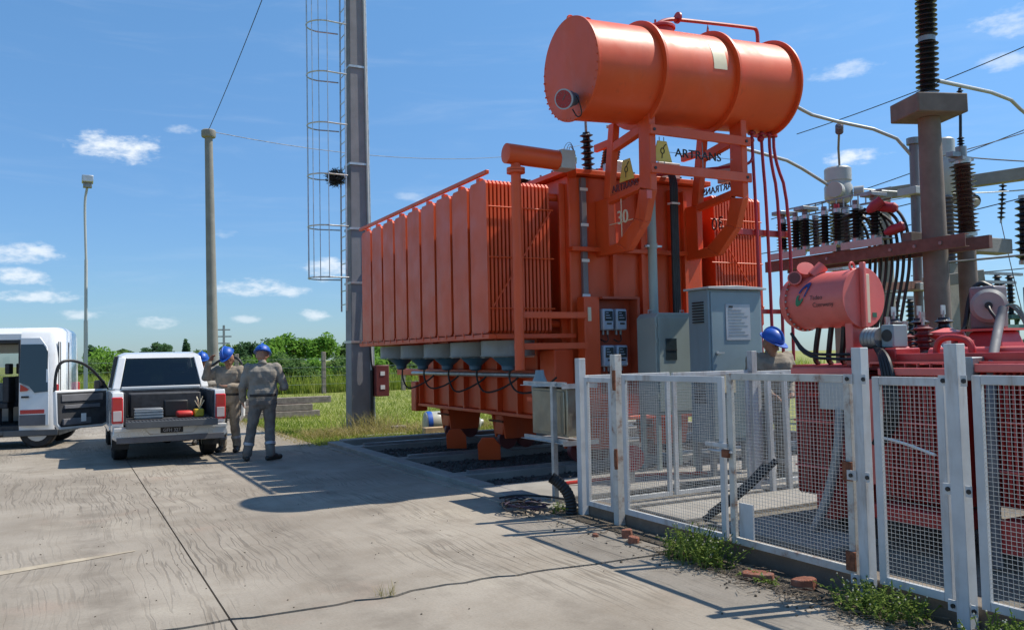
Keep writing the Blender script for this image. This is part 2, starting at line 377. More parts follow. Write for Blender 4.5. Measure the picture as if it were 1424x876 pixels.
def pavement_mat():
    m = bpy.data.materials.new('pavement'); m.use_nodes = True; t = m.node_tree; N = NT(t); b = t.nodes['Principled BSDF']
    b.inputs['Roughness'].default_value = .88; b.inputs['Specular IOR Level'].default_value = .25
    geo = N.n('ShaderNodeNewGeometry'); p = geo.outputs['Position']
    big = N.noise(p, .45, 5, .6); mid = N.noise(p, 2.2, 6, .65); fine = N.noise(p, 55, 4, .7)
    sp = N.n('ShaderNodeSeparateXYZ'); N.l(p, sp.inputs[0])
    # dragged-broom lines that run with the road and kink together
    wob = N.noise(N.mapp(p, .35, .55, 1), 1.0, 2, .5); wob2 = N.noise(N.mapp(p, .7, 2.3, 1, loc=(7, 3, 0)), 1.0, 2, .5)
    xx = N.m('ADD', sp.outputs[0], N.m('ADD', N.m('MULTIPLY', wob, .30), N.m('MULTIPLY', wob2, .075)))
    cv = N.n('ShaderNodeCombineXYZ'); N.l(xx, cv.inputs[0]); N.l(N.m('MULTIPLY', sp.outputs[1], .035), cv.inputs[1])
    r1 = N.noise(cv.outputs[0], 13, 2, .5); r2_ = N.noise(cv.outputs[0], 30, 2, .5)
    l1 = N.m('SUBTRACT', 1.0, N.rng(N.m('ABSOLUTE', N.m('SUBTRACT', r1, .5)), .004, .038)); l2 = N.rng(r2_, .54, .72)
    ridge = N.m('SUBTRACT', 1.0, N.m('MAXIMUM', l1, N.m('MULTIPLY', l2, .55)))
    where = N.rng(N.noise(N.mapp(p, .55, .30, 1, loc=(3, 1, 0)), 1.0, 5, .65), .40, .64)
    c0 = N.mix(N.rng(big, .3, .7), (.240, .208, .168, 1), (.340, .302, .250, 1))
    c0 = N.mix(N.m('MULTIPLY', N.rng(mid, .42, .75), .55), c0, (.20, .165, .125, 1))
    pale = N.rng(N.noise(N.mapp(p, 1, 1, 1, loc=(11, 5, 0)), .8, 6, .65), .52, .72)
    c0 = N.mix(N.m('MULTIPLY', pale, .5), c0, (.42, .375, .305, 1))
    lines = N.m('MULTIPLY', N.m('SUBTRACT', 1.0, ridge), N.m('ADD', N.m('MULTIPLY', where, .58), .03))
    c1 = N.mix(lines, c0, (.11, .092, .072, 1))
    # tyre tracks worn along the road
    trk = None
    for tx, tw in ((-2.9, .22), (-1.35, .26), (.25, .24), (1.75, .26), (2.75, .20)):
        d_ = N.m('ABSOLUTE', N.m('SUBTRACT', N.m('ADD', sp.outputs[0], N.m('MULTIPLY', wob, .35)), tx+.17)); k_ = N.m('SUBTRACT', 1.0, N.rng(d_, tw*.25, tw))
        trk = k_ if trk is None else N.m('MAXIMUM', trk, k_)
    c1 = N.mix(N.m('MULTIPLY', trk, N.m('MULTIPLY', N.rng(mid, .35, .65), .34)), c1, (.13, .112, .092, 1))
    stain = N.rng(N.noise(N.mapp(p, 1, .6, 1, loc=(2, 9, 0)), 1.5, 6, .72), .56, .74)
    c1 = N.mix(N.m('MULTIPLY', stain, .5), c1, (.135, .112, .088, 1))
    pink = N.rng(N.noise(N.mapp(p, 1, .8, 1, loc=(22, 4, 0)), .9, 4, .6), .58, .72)
    c1 = N.mix(N.m('MULTIPLY', pink, .35), c1, (.33, .235, .18, 1))
    c1 = N.mix(N.m('MULTIPLY', N.rng(fine, .4, .72), .30), c1, (.14, .12, .095, 1))
    spk = N.rng(N.noise(p, 19, 3, .7), .68, .74)
    c1 = N.mix(N.m('MULTIPLY', spk, .45), c1, (.08, .068, .055, 1))
    N.l(c1, b.inputs['Base Color'])
    h = N.m('ADD', N.m('MULTIPLY', ridge, N.m('MULTIPLY', where, .4)), N.m('MULTIPLY', fine, .25))
    bp = N.n('ShaderNodeBump'); bp.inputs['Strength'].default_value = .55; bp.inputs['Distance'].default_value = .012
    N.l(h, bp.inputs['Height']); N.l(bp.outputs[0], b.inputs['Normal']); MT['pavement'] = m
pavement_mat()
cy = sc.cycles
cy.max_bounces = 6; cy.diffuse_bounces = 3; cy.glossy_bounces = 3; cy.transmission_bounces = 4; cy.transparent_max_bounces = 12
cy.caustics_reflective = False; cy.caustics_refractive = False
cy.use_denoising = True; cy.denoiser = 'OPENIMAGEDENOISE'; cy.use_adaptive_sampling = True; cy.adaptive_threshold = .015
wd.cycles.sampling_method = 'MANUAL'; wd.cycles.sample_map_resolution = 256

# ================================================================ SETTING
# ground sheet with a gentle swell
def ground():
    m = MB(); xs = [-900, -300, -120, -60, -30, -12, 0, 6, 12, 20, 30, 45, 70, 120, 300, 900]; ys = [-400, -60, -20, -5, 8, 16, 22, 30, 40, 55, 75, 100, 150, 300, 700, 1500]
    P = [(x, y, -.06) for y in ys for x in xs]; n = len(xs)
    F = [(j*n+i, j*n+i+1, (j+1)*n+i+1, (j+1)*n+i) for j in range(len(ys)-1) for i in range(n-1)]
    m.add(P, F); return m.build('ground', MT['grass_ground'], ang=0, kind='structure')
ground()
# pavement: concrete slabs laid with open joints on a dark bed
bed = MB().box(-22, 4.12, -7, 26, -.16, -.035).build('pavement_bed', MT['dirt'], kind='structure')
random.seed(3)
crack = [(x, 5.38+random.uniform(-.03, .03)+.02*math.sin(x*3.1)) for x in [-22+.13*i for i in range(202)] if x < 4.0]+[(4.06, 5.33)]
def slab(poly):
    m = MB(); m.prism(poly, -.15, 0.0); return m.build('slab', MT['pavement'], bed, ang=30)
def strip_poly(x0, x1, lower, upper):
    lo = [(x0, lower)] if not isinstance(lower, list) else None
    def seg(line, off):
        pts = [(x, y+off) for x, y in line if x0+.01 < x < x1-.01]
        ya = min(line, key=lambda q: abs(q[0]-x0))[1]+off; yb = min(line, key=lambda q: abs(q[0]-x1))[1]+off
        return [(x0, ya)]+pts+[(x1, yb)]
    a = [(x0, lower), (x1, lower)] if not isinstance(lower, list) else seg(lower, .024)
    b = [(x0, upper), (x1, upper)] if not isinstance(upper, list) else seg(upper, -.020)
    return a+b[::-1]
xj = [-22, -15.0, -9.7, -4.4, .893]; xe = [-15.012, -9.712, -4.412, .880, 4.06]
for x0, x1 in zip(xj, xe):
    slab(strip_poly(x0, x1, -7, crack)); slab(strip_poly(x0, x1, crack, 14.6)); slab(strip_poly(x0, x1, 14.618, 20.4)); slab(strip_poly(x0, x1, 20.414, 25.9))
# tan repair strip, pale streak laid across the left slab
m = MB()
pts = [(-4.3, 6.75), (-2.0, 7.25), (-.43, 7.55), (.1, 7.68), (.52, 7.78)]
for (a, b), w0, w1 in zip(zip(pts, pts[1:]), (.13, .12, .11, .08), (.12, .11, .08, .03)):
    m.add([(a[0], a[1]-w0, .004), (b[0], b[1]-w1, .004), (b[0], b[1]+w1*.3, .004), (a[0], a[1]+w0*.3, .004)], [(0, 1, 2, 3)])
mat('tan_strip', (.36, .305, .225), .9, var=.2, scale=6)
m.build('repair_strip', MT['tan_strip'], kind='structure', ang=0)
# transformer pad: kerb, gravel pit, rail beams
pad = MB()
pad.box(4.20, 4.42, 8.9, 15.1, -.2, .07); pad.box(4.42, 11.6, 15.0, 15.22, -.2, .10); pad.box(4.20, 4.42, 15.1, 15.22, -.2, .07)
pad.box(4.42, 11.6, 7.75, 8.9, -.2, .055); pad.box(4.20, 4.42, 7.3, 8.9, -.2, .056); pad.box(11.4, 11.6, 8.9, 15.0, -.2, .10)
padk = pad.build('pad', MT['conc'], bevel=.012, kind='structure')
MB().box(4.06, 4.20, 5.4, 15.2, -.2, .012).build('gutter', MT['pavement'], kind='structure', bevel=.006)
MB().box(4.42, 11.4, 8.9, 15.0, -.25, -.05).build('pit_floor', MT['gravel'], kind='structure')
for y in (10.05, 12.2, 14.35):
    for x0 in (4.42, 6.0, 7.58, 9.16):
        rb = MB().box(x0, x0+1.57, y-.13, y+.13, -.1, .045).build('rail_beam', MT['conc'], padk, bevel=.008)
    MB().box(4.6, 10.6, y-.035, y+.035, .045, .085).build('steel_rail', MT['grey_steel'], padk)
    MB().box(4.5, 7.4, y+.45, y+.55, -.06, -.01).build('pit_strip', MT['conc'], padk)
# yard inside the enclosure and the ground strip along the fence
MB().box(4.62, 22, -4, 7.75, -.2, -.012).build('yard', MT['yard'], kind='structure')
MB().box(4.06, 4.42, -4, 5.4, -.2, -.004).build('dirt_strip', MT['dirt'], kind='structure')
MB().box(4.20, 4.42, 5.4, 7.3, -.2, .022).build('dirt_verge', MT['dirt'], kind='structure')
for (x0, x1, y0, y1) in ((5.0, 7.4, 6.2, 6.9), (5.1, 5.75, 4.7, 5.9), (6.4, 8.8, 7.05, 7.6)):
    MB().box(x0, x1, y0, y1, -.02, .03).build('yard_slab', MT['conc'], kind='structure', bevel=.01)

# ================================================================ BIG TRANSFORMER
TX = thing('power_transformer', 'huge orange power transformer with radiator banks and a conservator barrel on top', 'transformer', (7.1, 12.3, 0))
OR = MT['orange']
XL, XR, YF, YB, ZB, ZT = 5.95, 8.2, 9.6, 15.0, .70, 3.95
t = MB(); t.box(XL, XR, YF, YB, ZB, ZT-.001); tank = t.build('tank', OR, TX, bevel=.02)
MB().box(XL-.12, XR+.12, YF-.12, YB+.12, ZT, ZT+.07).build('tank_lid', OR, TX, bevel=.008)
MB().box(XL-.10, XR+.10, YF-.10, YB+.10, ZB-.05, ZB).build('base_flange', OR, TX, bevel=.006)
for k in range(36):
    y = YF-.06+k*(YB-YF+.12)/35
    MB().cyl((XL-.09, y, ZT+.07), (XL-.09, y, ZT+.10), .016, n=6).build('lid_bolt', MT['grey_steel'], TX) if k % 2 == 0 else None
for k in range(12):
    x = XL+k*(XR-XL)/11
    MB().cyl((x, YF-.09, ZT+.07), (x, YF-.09, ZT+.10), .016, n=6).build('lid_bolt', MT['grey_steel'], TX)
for y in (9.72, 10.4, 11.02, 11.67, 12.28, 12.91, 13.53, 14.21, 14.9):
    MB().box(XL-.09, XL, y-.022, y+.022, ZB, ZT-.1).build('rib', OR, tank, bevel=.004)
    MB().box(XR, XR+.09, y-.022, y+.022, ZB, ZT-.1).build('rib', OR, tank)
for x in (6.62, 7.10, 7.62, 7.86): MB().box(x-.03, x+.03, YF-.08, YF, ZB, ZT-.1).build('rib', OR, tank, bevel=.004)
MB().box(XL-.14, XL, YF+.05, YB+.95, 1.22, 1.34).build('side_rail', OR, TX, bevel=.01)
MB().box(XL-.02, XR+.02, YF-.11, YF, 2.92, 2.98).build('front_rail', OR, TX, bevel=.006)
MB().box(XL-.6, XL, YF-.02, YF+.06, 1.62, 1.70).build('bank_bracket', OR, TX, bevel=.006)
MB().box(XL-.55, XL, YF-.03, YF+.05, 2.02, 2.08).build('bank_bracket', OR, TX, bevel=.006)
MB().box(XL-.14, XL+.1, 14.95, 15.2, .55, 1.10).build('jacking_block', OR, TX, bevel=.02)
MB().box(XL-.3, XL, YF-.05, YF+.35, .8, 1.62).build('jacking_block', OR, TX, bevel=.02)
# bogies with wheels
for y in (10.05, 12.2, 14.35):
    for x in (6.45, 7.75):
        b = MB(); b.prism([(x-.34, ZB-.05), (x+.34, ZB-.05), (x+.27, .24), (x-.27, .24)], y-.20, y-.14, 'xz'); b.prism([(x-.34, ZB-.05), (x+.34, ZB-.05), (x+.27, .24), (x-.27, .24)], y+.14, y+.20, 'xz')
        b.box(x-.38, x+.38, y-.26, y+.26, ZB-.09, ZB-.05); b.box(x-.30, x-.26, y-.14, y+.14, .3, ZB-.05)
        bo = b.build('bogie', OR, TX, bevel=.008)
        for dx in (-.17, .17):
            MB().lathe([(.12, -.07), (.155, -.065), (.155, -.045), (.135, -.04), (.135, .06), (.12, .065)], (x+dx, y, .222), (0, 1, 0), 20).build('wheel', MT['maroon'], bo)
        MB().box(x-.36, x-.33, y-.235, y+.235, .50, .53).build('clamp_bar', MT['rust'], bo)
# ---- radiators
def radiator_mesh():
    m = MB(); W_ = .495; n = 17
    for i in range(n):
        x = i*.0555
        # one pressed-steel panel: bevelled top and bottom, thin edge
        prof = [(-W_/2, .03), (-W_/2+.03, .0), (W_/2-.03, .0), (W_/2, .03), (W_/2, 1.90), (W_/2-.05, 1.95), (-W_/2+.05, 1.95), (-W_/2, 1.90)]
        m.prism(prof, x-.0155, x+.0155, 'yz')
    for z in (.12, 1.83): m.cyl((.02, 0, z), (n*.0555+.30, 0, z), .052, n=12)
    return m.mesh('radiator', OR, 30)
RAD = radiator_mesh()
def bank(xo, sgn, n, name, y0, pitch, zb):
    for k in range(n):
        o = link('radiator', RAD, TX, loc=None); y = y0+pitch*(k+.5)
        o.location = (xo, y, zb); o.scale = (sgn, 1, 1)
        if sgn < 0: o.rotation_euler = (0, 0, 0)
        for z in (zb+.5, zb+.98, zb+1.46) if sgn > 0 else ():
            MB().box(xo-.022, xo-.004, y-.03+pitch/2, y+.03+pitch/2, z-.008, z+.008).build('spacer', MT['pinkred'], o) if k < n-1 else None
        MB().box(xo+sgn*.02-.03, xo+sgn*.02+.03, y-.05, y+.05, zb+1.951, zb+2.0).build('lifting_lug', OR, TX, bevel=.004)
# children keep world placement: links are made with the parent's inverse, so locations are world
bank(4.72, 1, 9, 'l', 9.52, .575, 1.84)
bank(9.42, -1, 9, 'r', 9.62, .575, 1.92)
yA, yZ = 9.52, 9.52+.575*9
MB().bar((4.70, yA-.02, 3.87), (4.70, yZ+.02, 3.87), .05, .05).build('top_rail', OR, TX, bevel=.006)
MB().box(4.67, 4.78, yA-.03, yZ+.05, 1.765, 1.825).build('bottom_rail', OR, TX, bevel=.006)
MB().box(4.78, XL, yA-.04, yA+.02, 1.765, 1.825).build('bottom_rail', OR, TX, bevel=.006)
MB().box(4.78, XL, yZ-.02, yZ+.04, 1.765, 1.825).build('bottom_rail', OR, TX, bevel=.006)
for k in range(18):
    y = yA+.15+k*.2875
    MB().box(4.662, 4.669, y-.018, y+.018, 1.79, 1.86).build('clip', OR, TX)
for i, z in enumerate((2.15, 2.80, 3.44)):
    MB().cyl((4.72, yA+.008, z), (5.66, yA+.008, z), .009, n=6).build('tie_rod', OR, TX)
    MB().cyl((8.42, 9.625, z+.06), (9.42, 9.625, z+.06), .009, n=6).build('tie_rod', OR, TX)
MB().cyl((4.75, yA-.002, 2.16), (5.62, yA-.002, 3.42), .010, n=6).build('diagonal_brace', OR, TX)
MB().cyl((8.45, 9.612, 3.45), (9.40, 9.612, 2.18), .010, n=6).build('diagonal_brace', OR, TX)
MB().box(8.2, 8.42, 9.9, 14.6, 3.3, 3.5).build('header', OR, TX); 
# ---- fans under the left bank
def fan(y):
    f = MB(); x = 5.24; n = 28
    f.lathe([(.375, 0.0), (.375, .012), (.36, .014), (.36, .205), (.345, .205), (.345, .012), (.22, .0)], (x, y, 1.545), (0, 0, 1), n, cap=False)
    fo = f.build('fan', MT['fan_grey'], TX, ang=40)
    g_ = MB()
    for k in range(5): # wire guard
        r = .08+.06*k; g_.tube([(x+r*math.cos(a), y+r*math.sin(a), 1.535) for a in [2*math.pi*i/20 for i in range(20)]], .004, 4, closed=True)
    for k in range(6):
        a = math.pi*k/6; g_.bar((x-.35*math.cos(a), y-.35*math.sin(a), 1.532), (x+.35*math.cos(a), y+.35*math.sin(a), 1.532), .008, .008)
    g_.build('guard', MT['galv'], fo)
    h = MB(); h.lathe([(.23, 0), (.18, -.05), (.12, -.10), (.09, -.13), (.085, -.18), (.05, -.2)], (x, y, 1.545), (0, 0, 1), 18)
    h.build('motor', MT['blue_motor'], fo)
    bl = MB()
    for k in range(5):
        a = 2*math.pi*k/5; M = Matrix.Translation((x, y, 1.62)) @ Matrix.Rotation(a, 4, 'Z') @ Matrix.Rotation(.5, 4, 'X')
        bl.box(.08, .33, -.09, .09, -.004, .004, M=M)
    bl.build('blades', MT['grey_steel'], fo)
for y in (10.08, 11.1, 12.12, 13.14, 14.16): fan(y)
MB().cyl((5.62, 9.9, 1.275), (5.62, 14.6, 1.275), .032, n=10).build('fan_conduit', MT['galv'], TX)
for i, y in enumerate((10.08, 11.1, 12.12, 13.14, 14.16)):
    p = smooth_path([(5.26, y, 1.36), (5.26, y+.01, 1.2), (5.3, y-.12, 1.05-.03*i % .07), (5.42, y-.35, 1.06), (5.56, y-.55, 1.18), (5.62, y-.62, 1.26)], 2)
    MB().tube(p, .014, 6).build('fan_cable', MT['black'], TX)
# ---- vertical oil pipe and top cylinder by the left bank
pm = MB(); pm.cyl((4.93, 9.17, 1.37), (4.93, 9.17, 3.92), .062, n=16); pm.lathe([(.062, 0), (.115, .0), (.115, .03), (.062, .03)], (4.93, 9.17, 3.80), n=18, cap=False); pm.lathe([(.115, 0), (.115, .03)], (4.93, 9.17, 3.835), n=18)
pm.build('oil_pipe', OR, TX)
pm = MB(); pm.lathe([(.11, -.14), (.125, -.135), (.125, .60)], (4.93, 9.17, 4.035), (1, 0, -.03), 22); pm.build('oil_drum', OR, TX)
MB().box(5.53, 5.74, 9.06, 9.3, 3.9, 4.14).build('flange_cover', MT['pale_grey'], TX, bevel=.01)
MB().bar((5.74, 9.18, 3.98), (6.05, 9.65, 3.98), .12, .12).build('drum_elbow', OR, TX, bevel=.01)
for z in (1.66, 2.05): MB().box(4.9, 5.95, 9.2, 9.26, z-.04, z+.04).build('pipe_stay', OR, TX, bevel=.005)
# ---- conservator
CA, CBx = Vector((5.42, 8.62, 5.0)), Vector((8.60, 8.62, 5.16)); ax = (CBx-CA); L = ax.length; axn = ax.normalized()
cons = MB(); cons.lathe([(.60, 0), (.60, L)], CA, axn, 64); cons = cons.build('conservator', OR, TX, ang=40)
for h, r in ((-.012, .625), (L, .66)):
    MB().lathe([(r, 0), (r, .03)], CA+axn*h, axn, 64).build('end_plate', OR, cons, bevel=.004)
for h in (.295*L, .66*L):
    q = MB(); q.lathe([(.595, 0), (.67, 0), (.67, .035), (.595, .035)], CA+axn*h, axn, 64, cap=False); q.build('ring', OR, cons)
for k in range(40):
    a = 2*math.pi*k/40; p = CA+Vector((-.014, .607*math.cos(a), .607*math.sin(a)))
    MB().cyl(p, p-axn*.012, .011, n=6).build('end_bolt', OR, cons)
zt = lambda h: (CA+axn*h)+Vector((0, 0, .6))
m = MB(); p = zt(.44*L); m.lathe([(.15, -.06), (.15, .05), (.18, .05), (.18, .08), (.16, .1)], p, (0, 0, 1), 24); m.build('manhole', MT['red'], cons)
m = MB(); p0, p1 = zt(.40*L)+V(0, 0, .02), zt(.965*L)
m.tube(smooth_path([p0, p0+V(.02, 0, .08), p0+V(.22, 0, .19), p0+V(.42, 0, .22), p1+V(-.1, 0, .25), p1+V(0, 0, .24), p1+V(0, 0, 0)], 2), .026, 8)
m.cyl(zt(.41*L), zt(.41*L)+V(0, 0, .17), .014, n=6)
m.build('breather_pipe', MT['red'], cons)
p = zt(.52*L)+V(0.02, 0, .24); MB().cyl(p-V(.012, 0, 0), p+V(.012, 0, 0), .075, n=18).build('pipe_flange', MT['red'], cons)
m = MB(); p = zt(.685*L); m.add([p+V(-.03, -.03, 0), p+V(.03, -.03, 0), p+V(.03, .03, 0), p+V(-.03, .03, 0), p+V(0, 0, .22)], [(0, 1, 4), (1, 2, 4), (2, 3, 4), (3, 0, 4), (3, 2, 1, 0)]); m.build('pipe_support', MT['red'], cons)
for h in (.1, .88*L, .985*L, .0):
    pass
for h in (.085*L, .02):
    p = zt(h); MB().tube([p+V(.05*math.cos(a), 0, .02+.05*math.sin(a)) for a in [math.pi*2*i/14 for i in range(14)]], .012, 6, closed=True).build('lifting_eye', OR, cons)
for h in (.56*L, .83*L):
    p = zt(h); MB().cyl(p-V(0, 0, .03), p+V(0, 0, .03), .05 if h < 2.2 else .01, n=10).build('vent_plug', MT['maroon'], cons)
# pale rating plate curved on the barrel
m = MB(); rows = []
for i in range(7):
    a = R(-62+i*6.2)  # angle from up towards -Y
    a = R(38-i*6.6)
    rr = .604
    rows.append([CA+axn*(.545*L)+Vector((0, -rr*math.cos(a), rr*math.sin(a))), CA+axn*(.612*L)+Vector((0, -rr*math.cos(a), rr*math.sin(a)))])
P = [q for r in rows for q in r]; m.add(P, [(2*i, 2*i+1, 2*i+3, 2*i+2) for i in range(6)]); m.build('rating_plate', MT['plaque'], cons, fix=False)
# oil gauge on the end plate
g0 = CA+V(-.03, -.12, -.40)
m = MB(); m.cyl(g0, g0+V(-.10, -.03, -.02), .075, .09, n=16); m.cyl(g0+V(-.10, -.03, -.02), g0+V(-.20, -.09, -.05), .10, .115, n=20); go = m.build('oil_gauge', MT['blue_motor'], cons)
gd = V(-.10, -.06, -.03).normalized(); gf = g0+V(-.20, -.09, -.05)
m = MB(); m.cyl(gf, gf+gd*.018, .12, n=22); m.build('bezel', MT['meter_body'], go)
m = MB(); m.cyl(gf+gd*.018, gf+gd*.021, .104, n=22); m.build('dial', MT['darkred'], go)
m = MB(); u_ = gd.orthogonal().normalized(); w_ = gd.cross(u_)
for k in range(10):
    a = k*.62; dv = u_*math.cos(a)+w_*math.sin(a); m.bar(gf+gd*.024+dv*.066, gf+gd*.024+dv*.084, .006, .003)
m.bar(gf+gd*.024-w_*.02, gf+gd*.024+w_*.06, .01, .004)
m.build('pointer', MT['porcelain_grey'], go)
MB().tube(smooth_path([g0+V(-.08, .0, 0), g0+V(-.06, -.12, .02), g0+V(-.02, -.15, -.1), g0+V(.02, -.13, -.22), g0+V(.0, -.05, -.24), g0+V(-.02, .02, -.12)], 2), .008, 6).build('gauge_cable', MT['black'], cons)
# ---- conservator brackets: box-section frames standing off the tank's front
def bracket(X, sx):
    br = MB(); a, b = X-.05, X+.05
    br.prism([(8.35, 4.62), (8.57, 4.62), (8.59, 3.62), (8.35, 3.55)], a, b, 'yz')                 # front post
    br.prism([(9.10, 4.58), (9.23, 4.58), (9.40, 3.62), (9.25, 3.60)], a, b, 'yz')                 # rear post
    br.prism([(8.57, 4.42), (8.57, 4.30), (9.2, 4.20), (9.19, 4.32)], a+.004, b-.004, 'yz')       # upper strut
    br.prism([(8.59, 3.70), (8.59, 3.60), (9.30, 3.53), (9.30, 3.62)], a+.004, b-.004, 'yz')      # lower strut
    br.prism([(8.35, 3.55), (8.59, 3.60), (8.70, 3.25), (8.50, 3.18)], a, b, 'yz')
    br.prism([(8.50, 3.18), (8.70, 3.25), (9.10, 2.99), (8.87, 2.86)], a, b, 'yz')
    br.prism([(8.87, 2.86), (9.10, 2.99), (9.28, 2.98), (9.28, 3.60), (9.40, 3.62), (9.60, 3.62), (9.60, 2.86)], a, b, 'yz')
    o = br.build('conservator_bracket', OR, TX, bevel=.01)
    return o
B1 = bracket(6.42, 1); B2 = bracket(7.92, 1)
for z0, z1 in ((4.24, 4.36), (3.76, 3.88)):
    MB().box(6.36, 8.0, 8.31, 8.347, z0, z1).build('cross_bar', OR, TX, bevel=.005)
for x in (6.42, 7.92):
    MB().box(x-.03, x+.03, 9.2, 9.62, 4.30, 4.40).build('bracket_tie', OR, TX, bevel=.006)
    for z in (4.3, 3.82): MB().cyl((x, 8.30, z), (x, 8.31, z), .02, n=8).build('bar_bolt', MT['black'], TX)
MB().box(6.30, 6.37, 8.33, 8.345, 3.44, 3.54).build('bracket_pad', MT['pinkred'], TX)
# yellow emblem and cut-out letters hung on rods between the cross bars
def emblem(X, Y, Z, xd, name_parent, s=1.0):
    M = frame_M((X, Y, Z), xd, (0, 0, 1)); m = MB()
    m.prism([(-.07*s, .13*s), (.07*s, .13*s), (.15*s, -.13*s), (-.15*s, -.13*s)], -.006, .006, 'xy', M=M); e = m.build('emblem', MT['yellow'], name_parent)
    q = MB()
    q.tube([M @ Vector((.028*s*math.cos(a), .005+.035*s*math.sin(a), .009)) for a in [2*math.pi*i/14 for i in range(14)]], .006*s, 5, closed=True)
    q.tube([M @ Vector(p) for p in ((-.012*s, -.09*s, .009), (-.005*s, -.03*s, .009))], .006*s, 5)
    q.tube([M @ Vector(p) for p in ((.012*s, .04*s, .009), (.035*s, .075*s, .009), (.06*s, .09*s, .009))], .006*s, 5)
    q.build('mark', MT['ink'], e); return e
emblem(6.60, 8.40, 4.06, (1, 0, 0), TX)
for x in (6.56, 6.63, 7.25): MB().cyl((x, 8.40, 3.88 if x != 6.56 else 4.15), (x, 8.40, 4.24), .006, n=5).build('sign_rod', MT['grey_steel'], TX)
text_mesh('sign_letters', 'ARTRANS', .155, MT['ink'], .012, 'LEFT', frame_M((6.80, 8.40, 4.06), (1, 0, 0), (0, 0, 1)), TX, sx=1.12)
MB().bar((6.72, 8.402, 4.06), (7.75, 8.402, 4.06), .006, .006).build('sign_rod', MT['grey_steel'], TX)
emblem(6.375, 8.85, 3.90, (0, -1, 0), TX, 1.05)
text_mesh('sign_letters', 'ARTRANS', .135, MT['maroon'], .012, 'CENTER', frame_M((6.38, 8.90, 3.70), (0, -1, 0), (0, 0, 1)), TX, sx=1.0)
text_mesh('sign_number', '30', .25, MT['plaque'], .012, 'CENTER', frame_M((6.37, 8.96, 3.30), (0, -1, 0), (0, 0, 1)), TX)
for a, b in (((6.38, 9.0, 3.55), (6.38, 9.0, 3.05)), ((6.38, 9.27, 3.25), (6.38, 8.75, 3.25))): MB().cyl(a, b, .006, n=5).build('sign_rod', MT['plaque'], TX)
text_mesh('sign_number', '30', .25, MT['maroon'], .012, 'CENTER', frame_M((7.96, 8.96, 3.30), (0, 1, 0), (0, 0, 1)), TX)
text_mesh('sign_letters', 'ARTRANS', .135, MT['maroon'], .012, 'CENTER', frame_M((7.96, 8.95, 3.78), (0, 1, 0), (0, 0, 1)), TX)
# ---- oil pipes coming down from the right end of the barrel
for pts in ([(8.30, 8.6, 4.62), (8.30, 8.6, 4.3), (8.33, 8.6, 3.4), (8.35, 8.6, 1.4)], [(8.48, 8.6, 4.62), (8.47, 8.6, 4.35), (8.53, 8.6, 3.5), (8.55, 8.6, 1.4)],
            [(8.62, 8.6, 4.62), (8.62, 8.6, 4.2), (8.76, 8.6, 3.65), (8.74, 8.6, 1.4)], [(8.70, 8.6, 4.62), (8.70, 8.6, 4.2), (8.95, 8.6, 3.68), (8.93, 8.6, 1.4)]):
    MB().tube(smooth_path(pts, 2), .022, 8).build('down_pipe', MT['darkred'], TX)
    p = Vector(pts[0]); MB().cyl(p-V(0, 0, .12), p-V(0, 0, .09), .055, n=12).build('pipe_flange', MT['darkred'], TX)
for x, z in ((8.24, 4.40), (8.42, 4.44)): MB().ball((x, 8.56, z), .05, .05, .045, 10).build('valve', MT['darkred'], TX)
MB().tube(smooth_path([(8.3, 8.6, 4.3), (8.28, 8.58, 4.12), (8.1, 8.6, 4.05), (7.4, 8.9, 3.98), (7.0, 9.3, 3.95)], 2), .02, 8).build('equalising_pipe', MT['darkred'], TX)
MB().box(7.96, 9.0, 8.63, 8.70, 3.12, 3.20).build('pipe_rail', MT['red'], TX, bevel=.004); MB().box(8.3, 9.0, 8.63, 8.69, 2.05, 2.11).build('pipe_rail', MT['red'], TX)
# ---- on the tank lid: turrets, bushings, junction boxes
def shed(m, a, b, r0, r1, n_sh, n=18, mi=0, alt=.0):
    a, b = Vector(a), Vector(b); L_ = (b-a).length; d = (b-a)/L_; prof = [(r0, 0)]
    for i in range(n_sh):
        z = L_*(i+.5)/n_sh; h_ = L_/n_sh; rr = r1*(1-alt*(i % 2)); prof += [(r0, z-h_*.42), (rr*.97, z-h_*.16), (rr, z-h_*.05), (r0*1.1, z+h_*.22)]
    prof.append((r0, L_)); m.lathe(prof, a, d, n, mi); return m
for (x, y, hh) in ((7.5, 10.9, .45), (7.5, 12.3, .45), (7.5, 13.8, .45)):
    q = MB(); q.lathe([(.28, 0), (.28, .32), (.33, .32), (.33, .36), (.2, .38)], (x, y, 4.02), n=24); tu = q.build('turret', OR, TX)
    q = MB(); shed(q, (x, y, 4.38), (x+.1, y, 4.38+hh), .07, .14, 10); q.build('bushing', MT['porcelain_dark'], tu)
for (x, y) in ((6.75, 10.3),):
    q = MB(); shed(q, (x, y, 4.02), (x-.1, y-.1, 4.75), .05, .10, 9); q.build('bushing', MT['porcelain_dark'], TX)
    MB().cyl((x-.1, y-.1, 4.75), (x-.11, y-.11, 4.9), .02, n=8).build('stud', MT['grey_steel'], TX)
for b_, mt_ in (((5.98, 6.10, 9.62, 9.86, 4.02, 4.15), 'pale_grey'), ((6.75, 6.98, 9.66, 9.95, 4.02, 4.24), 'galv'), ((7.55, 7.95, 9.7, 10.1, 4.02, 4.3), 'pale_grey'), ((6.2, 6.5, 9.9, 10.2, 4.02, 4.10), 'red'), ((8.28, 8.52, 9.0, 9.3, 3.95, 4.2), 'pale_grey')):
    MB().box(*b_).build('terminal_box', MT[mt_], TX, bevel=.012)
q = MB(); q.lathe([(.03, 0), (.03, .10), (.08, .13), (.085, .2), (.05, .24)], (6.1, 9.75, 4.02), n=12); q.build('relief_valve', MT['verdigris'], TX)
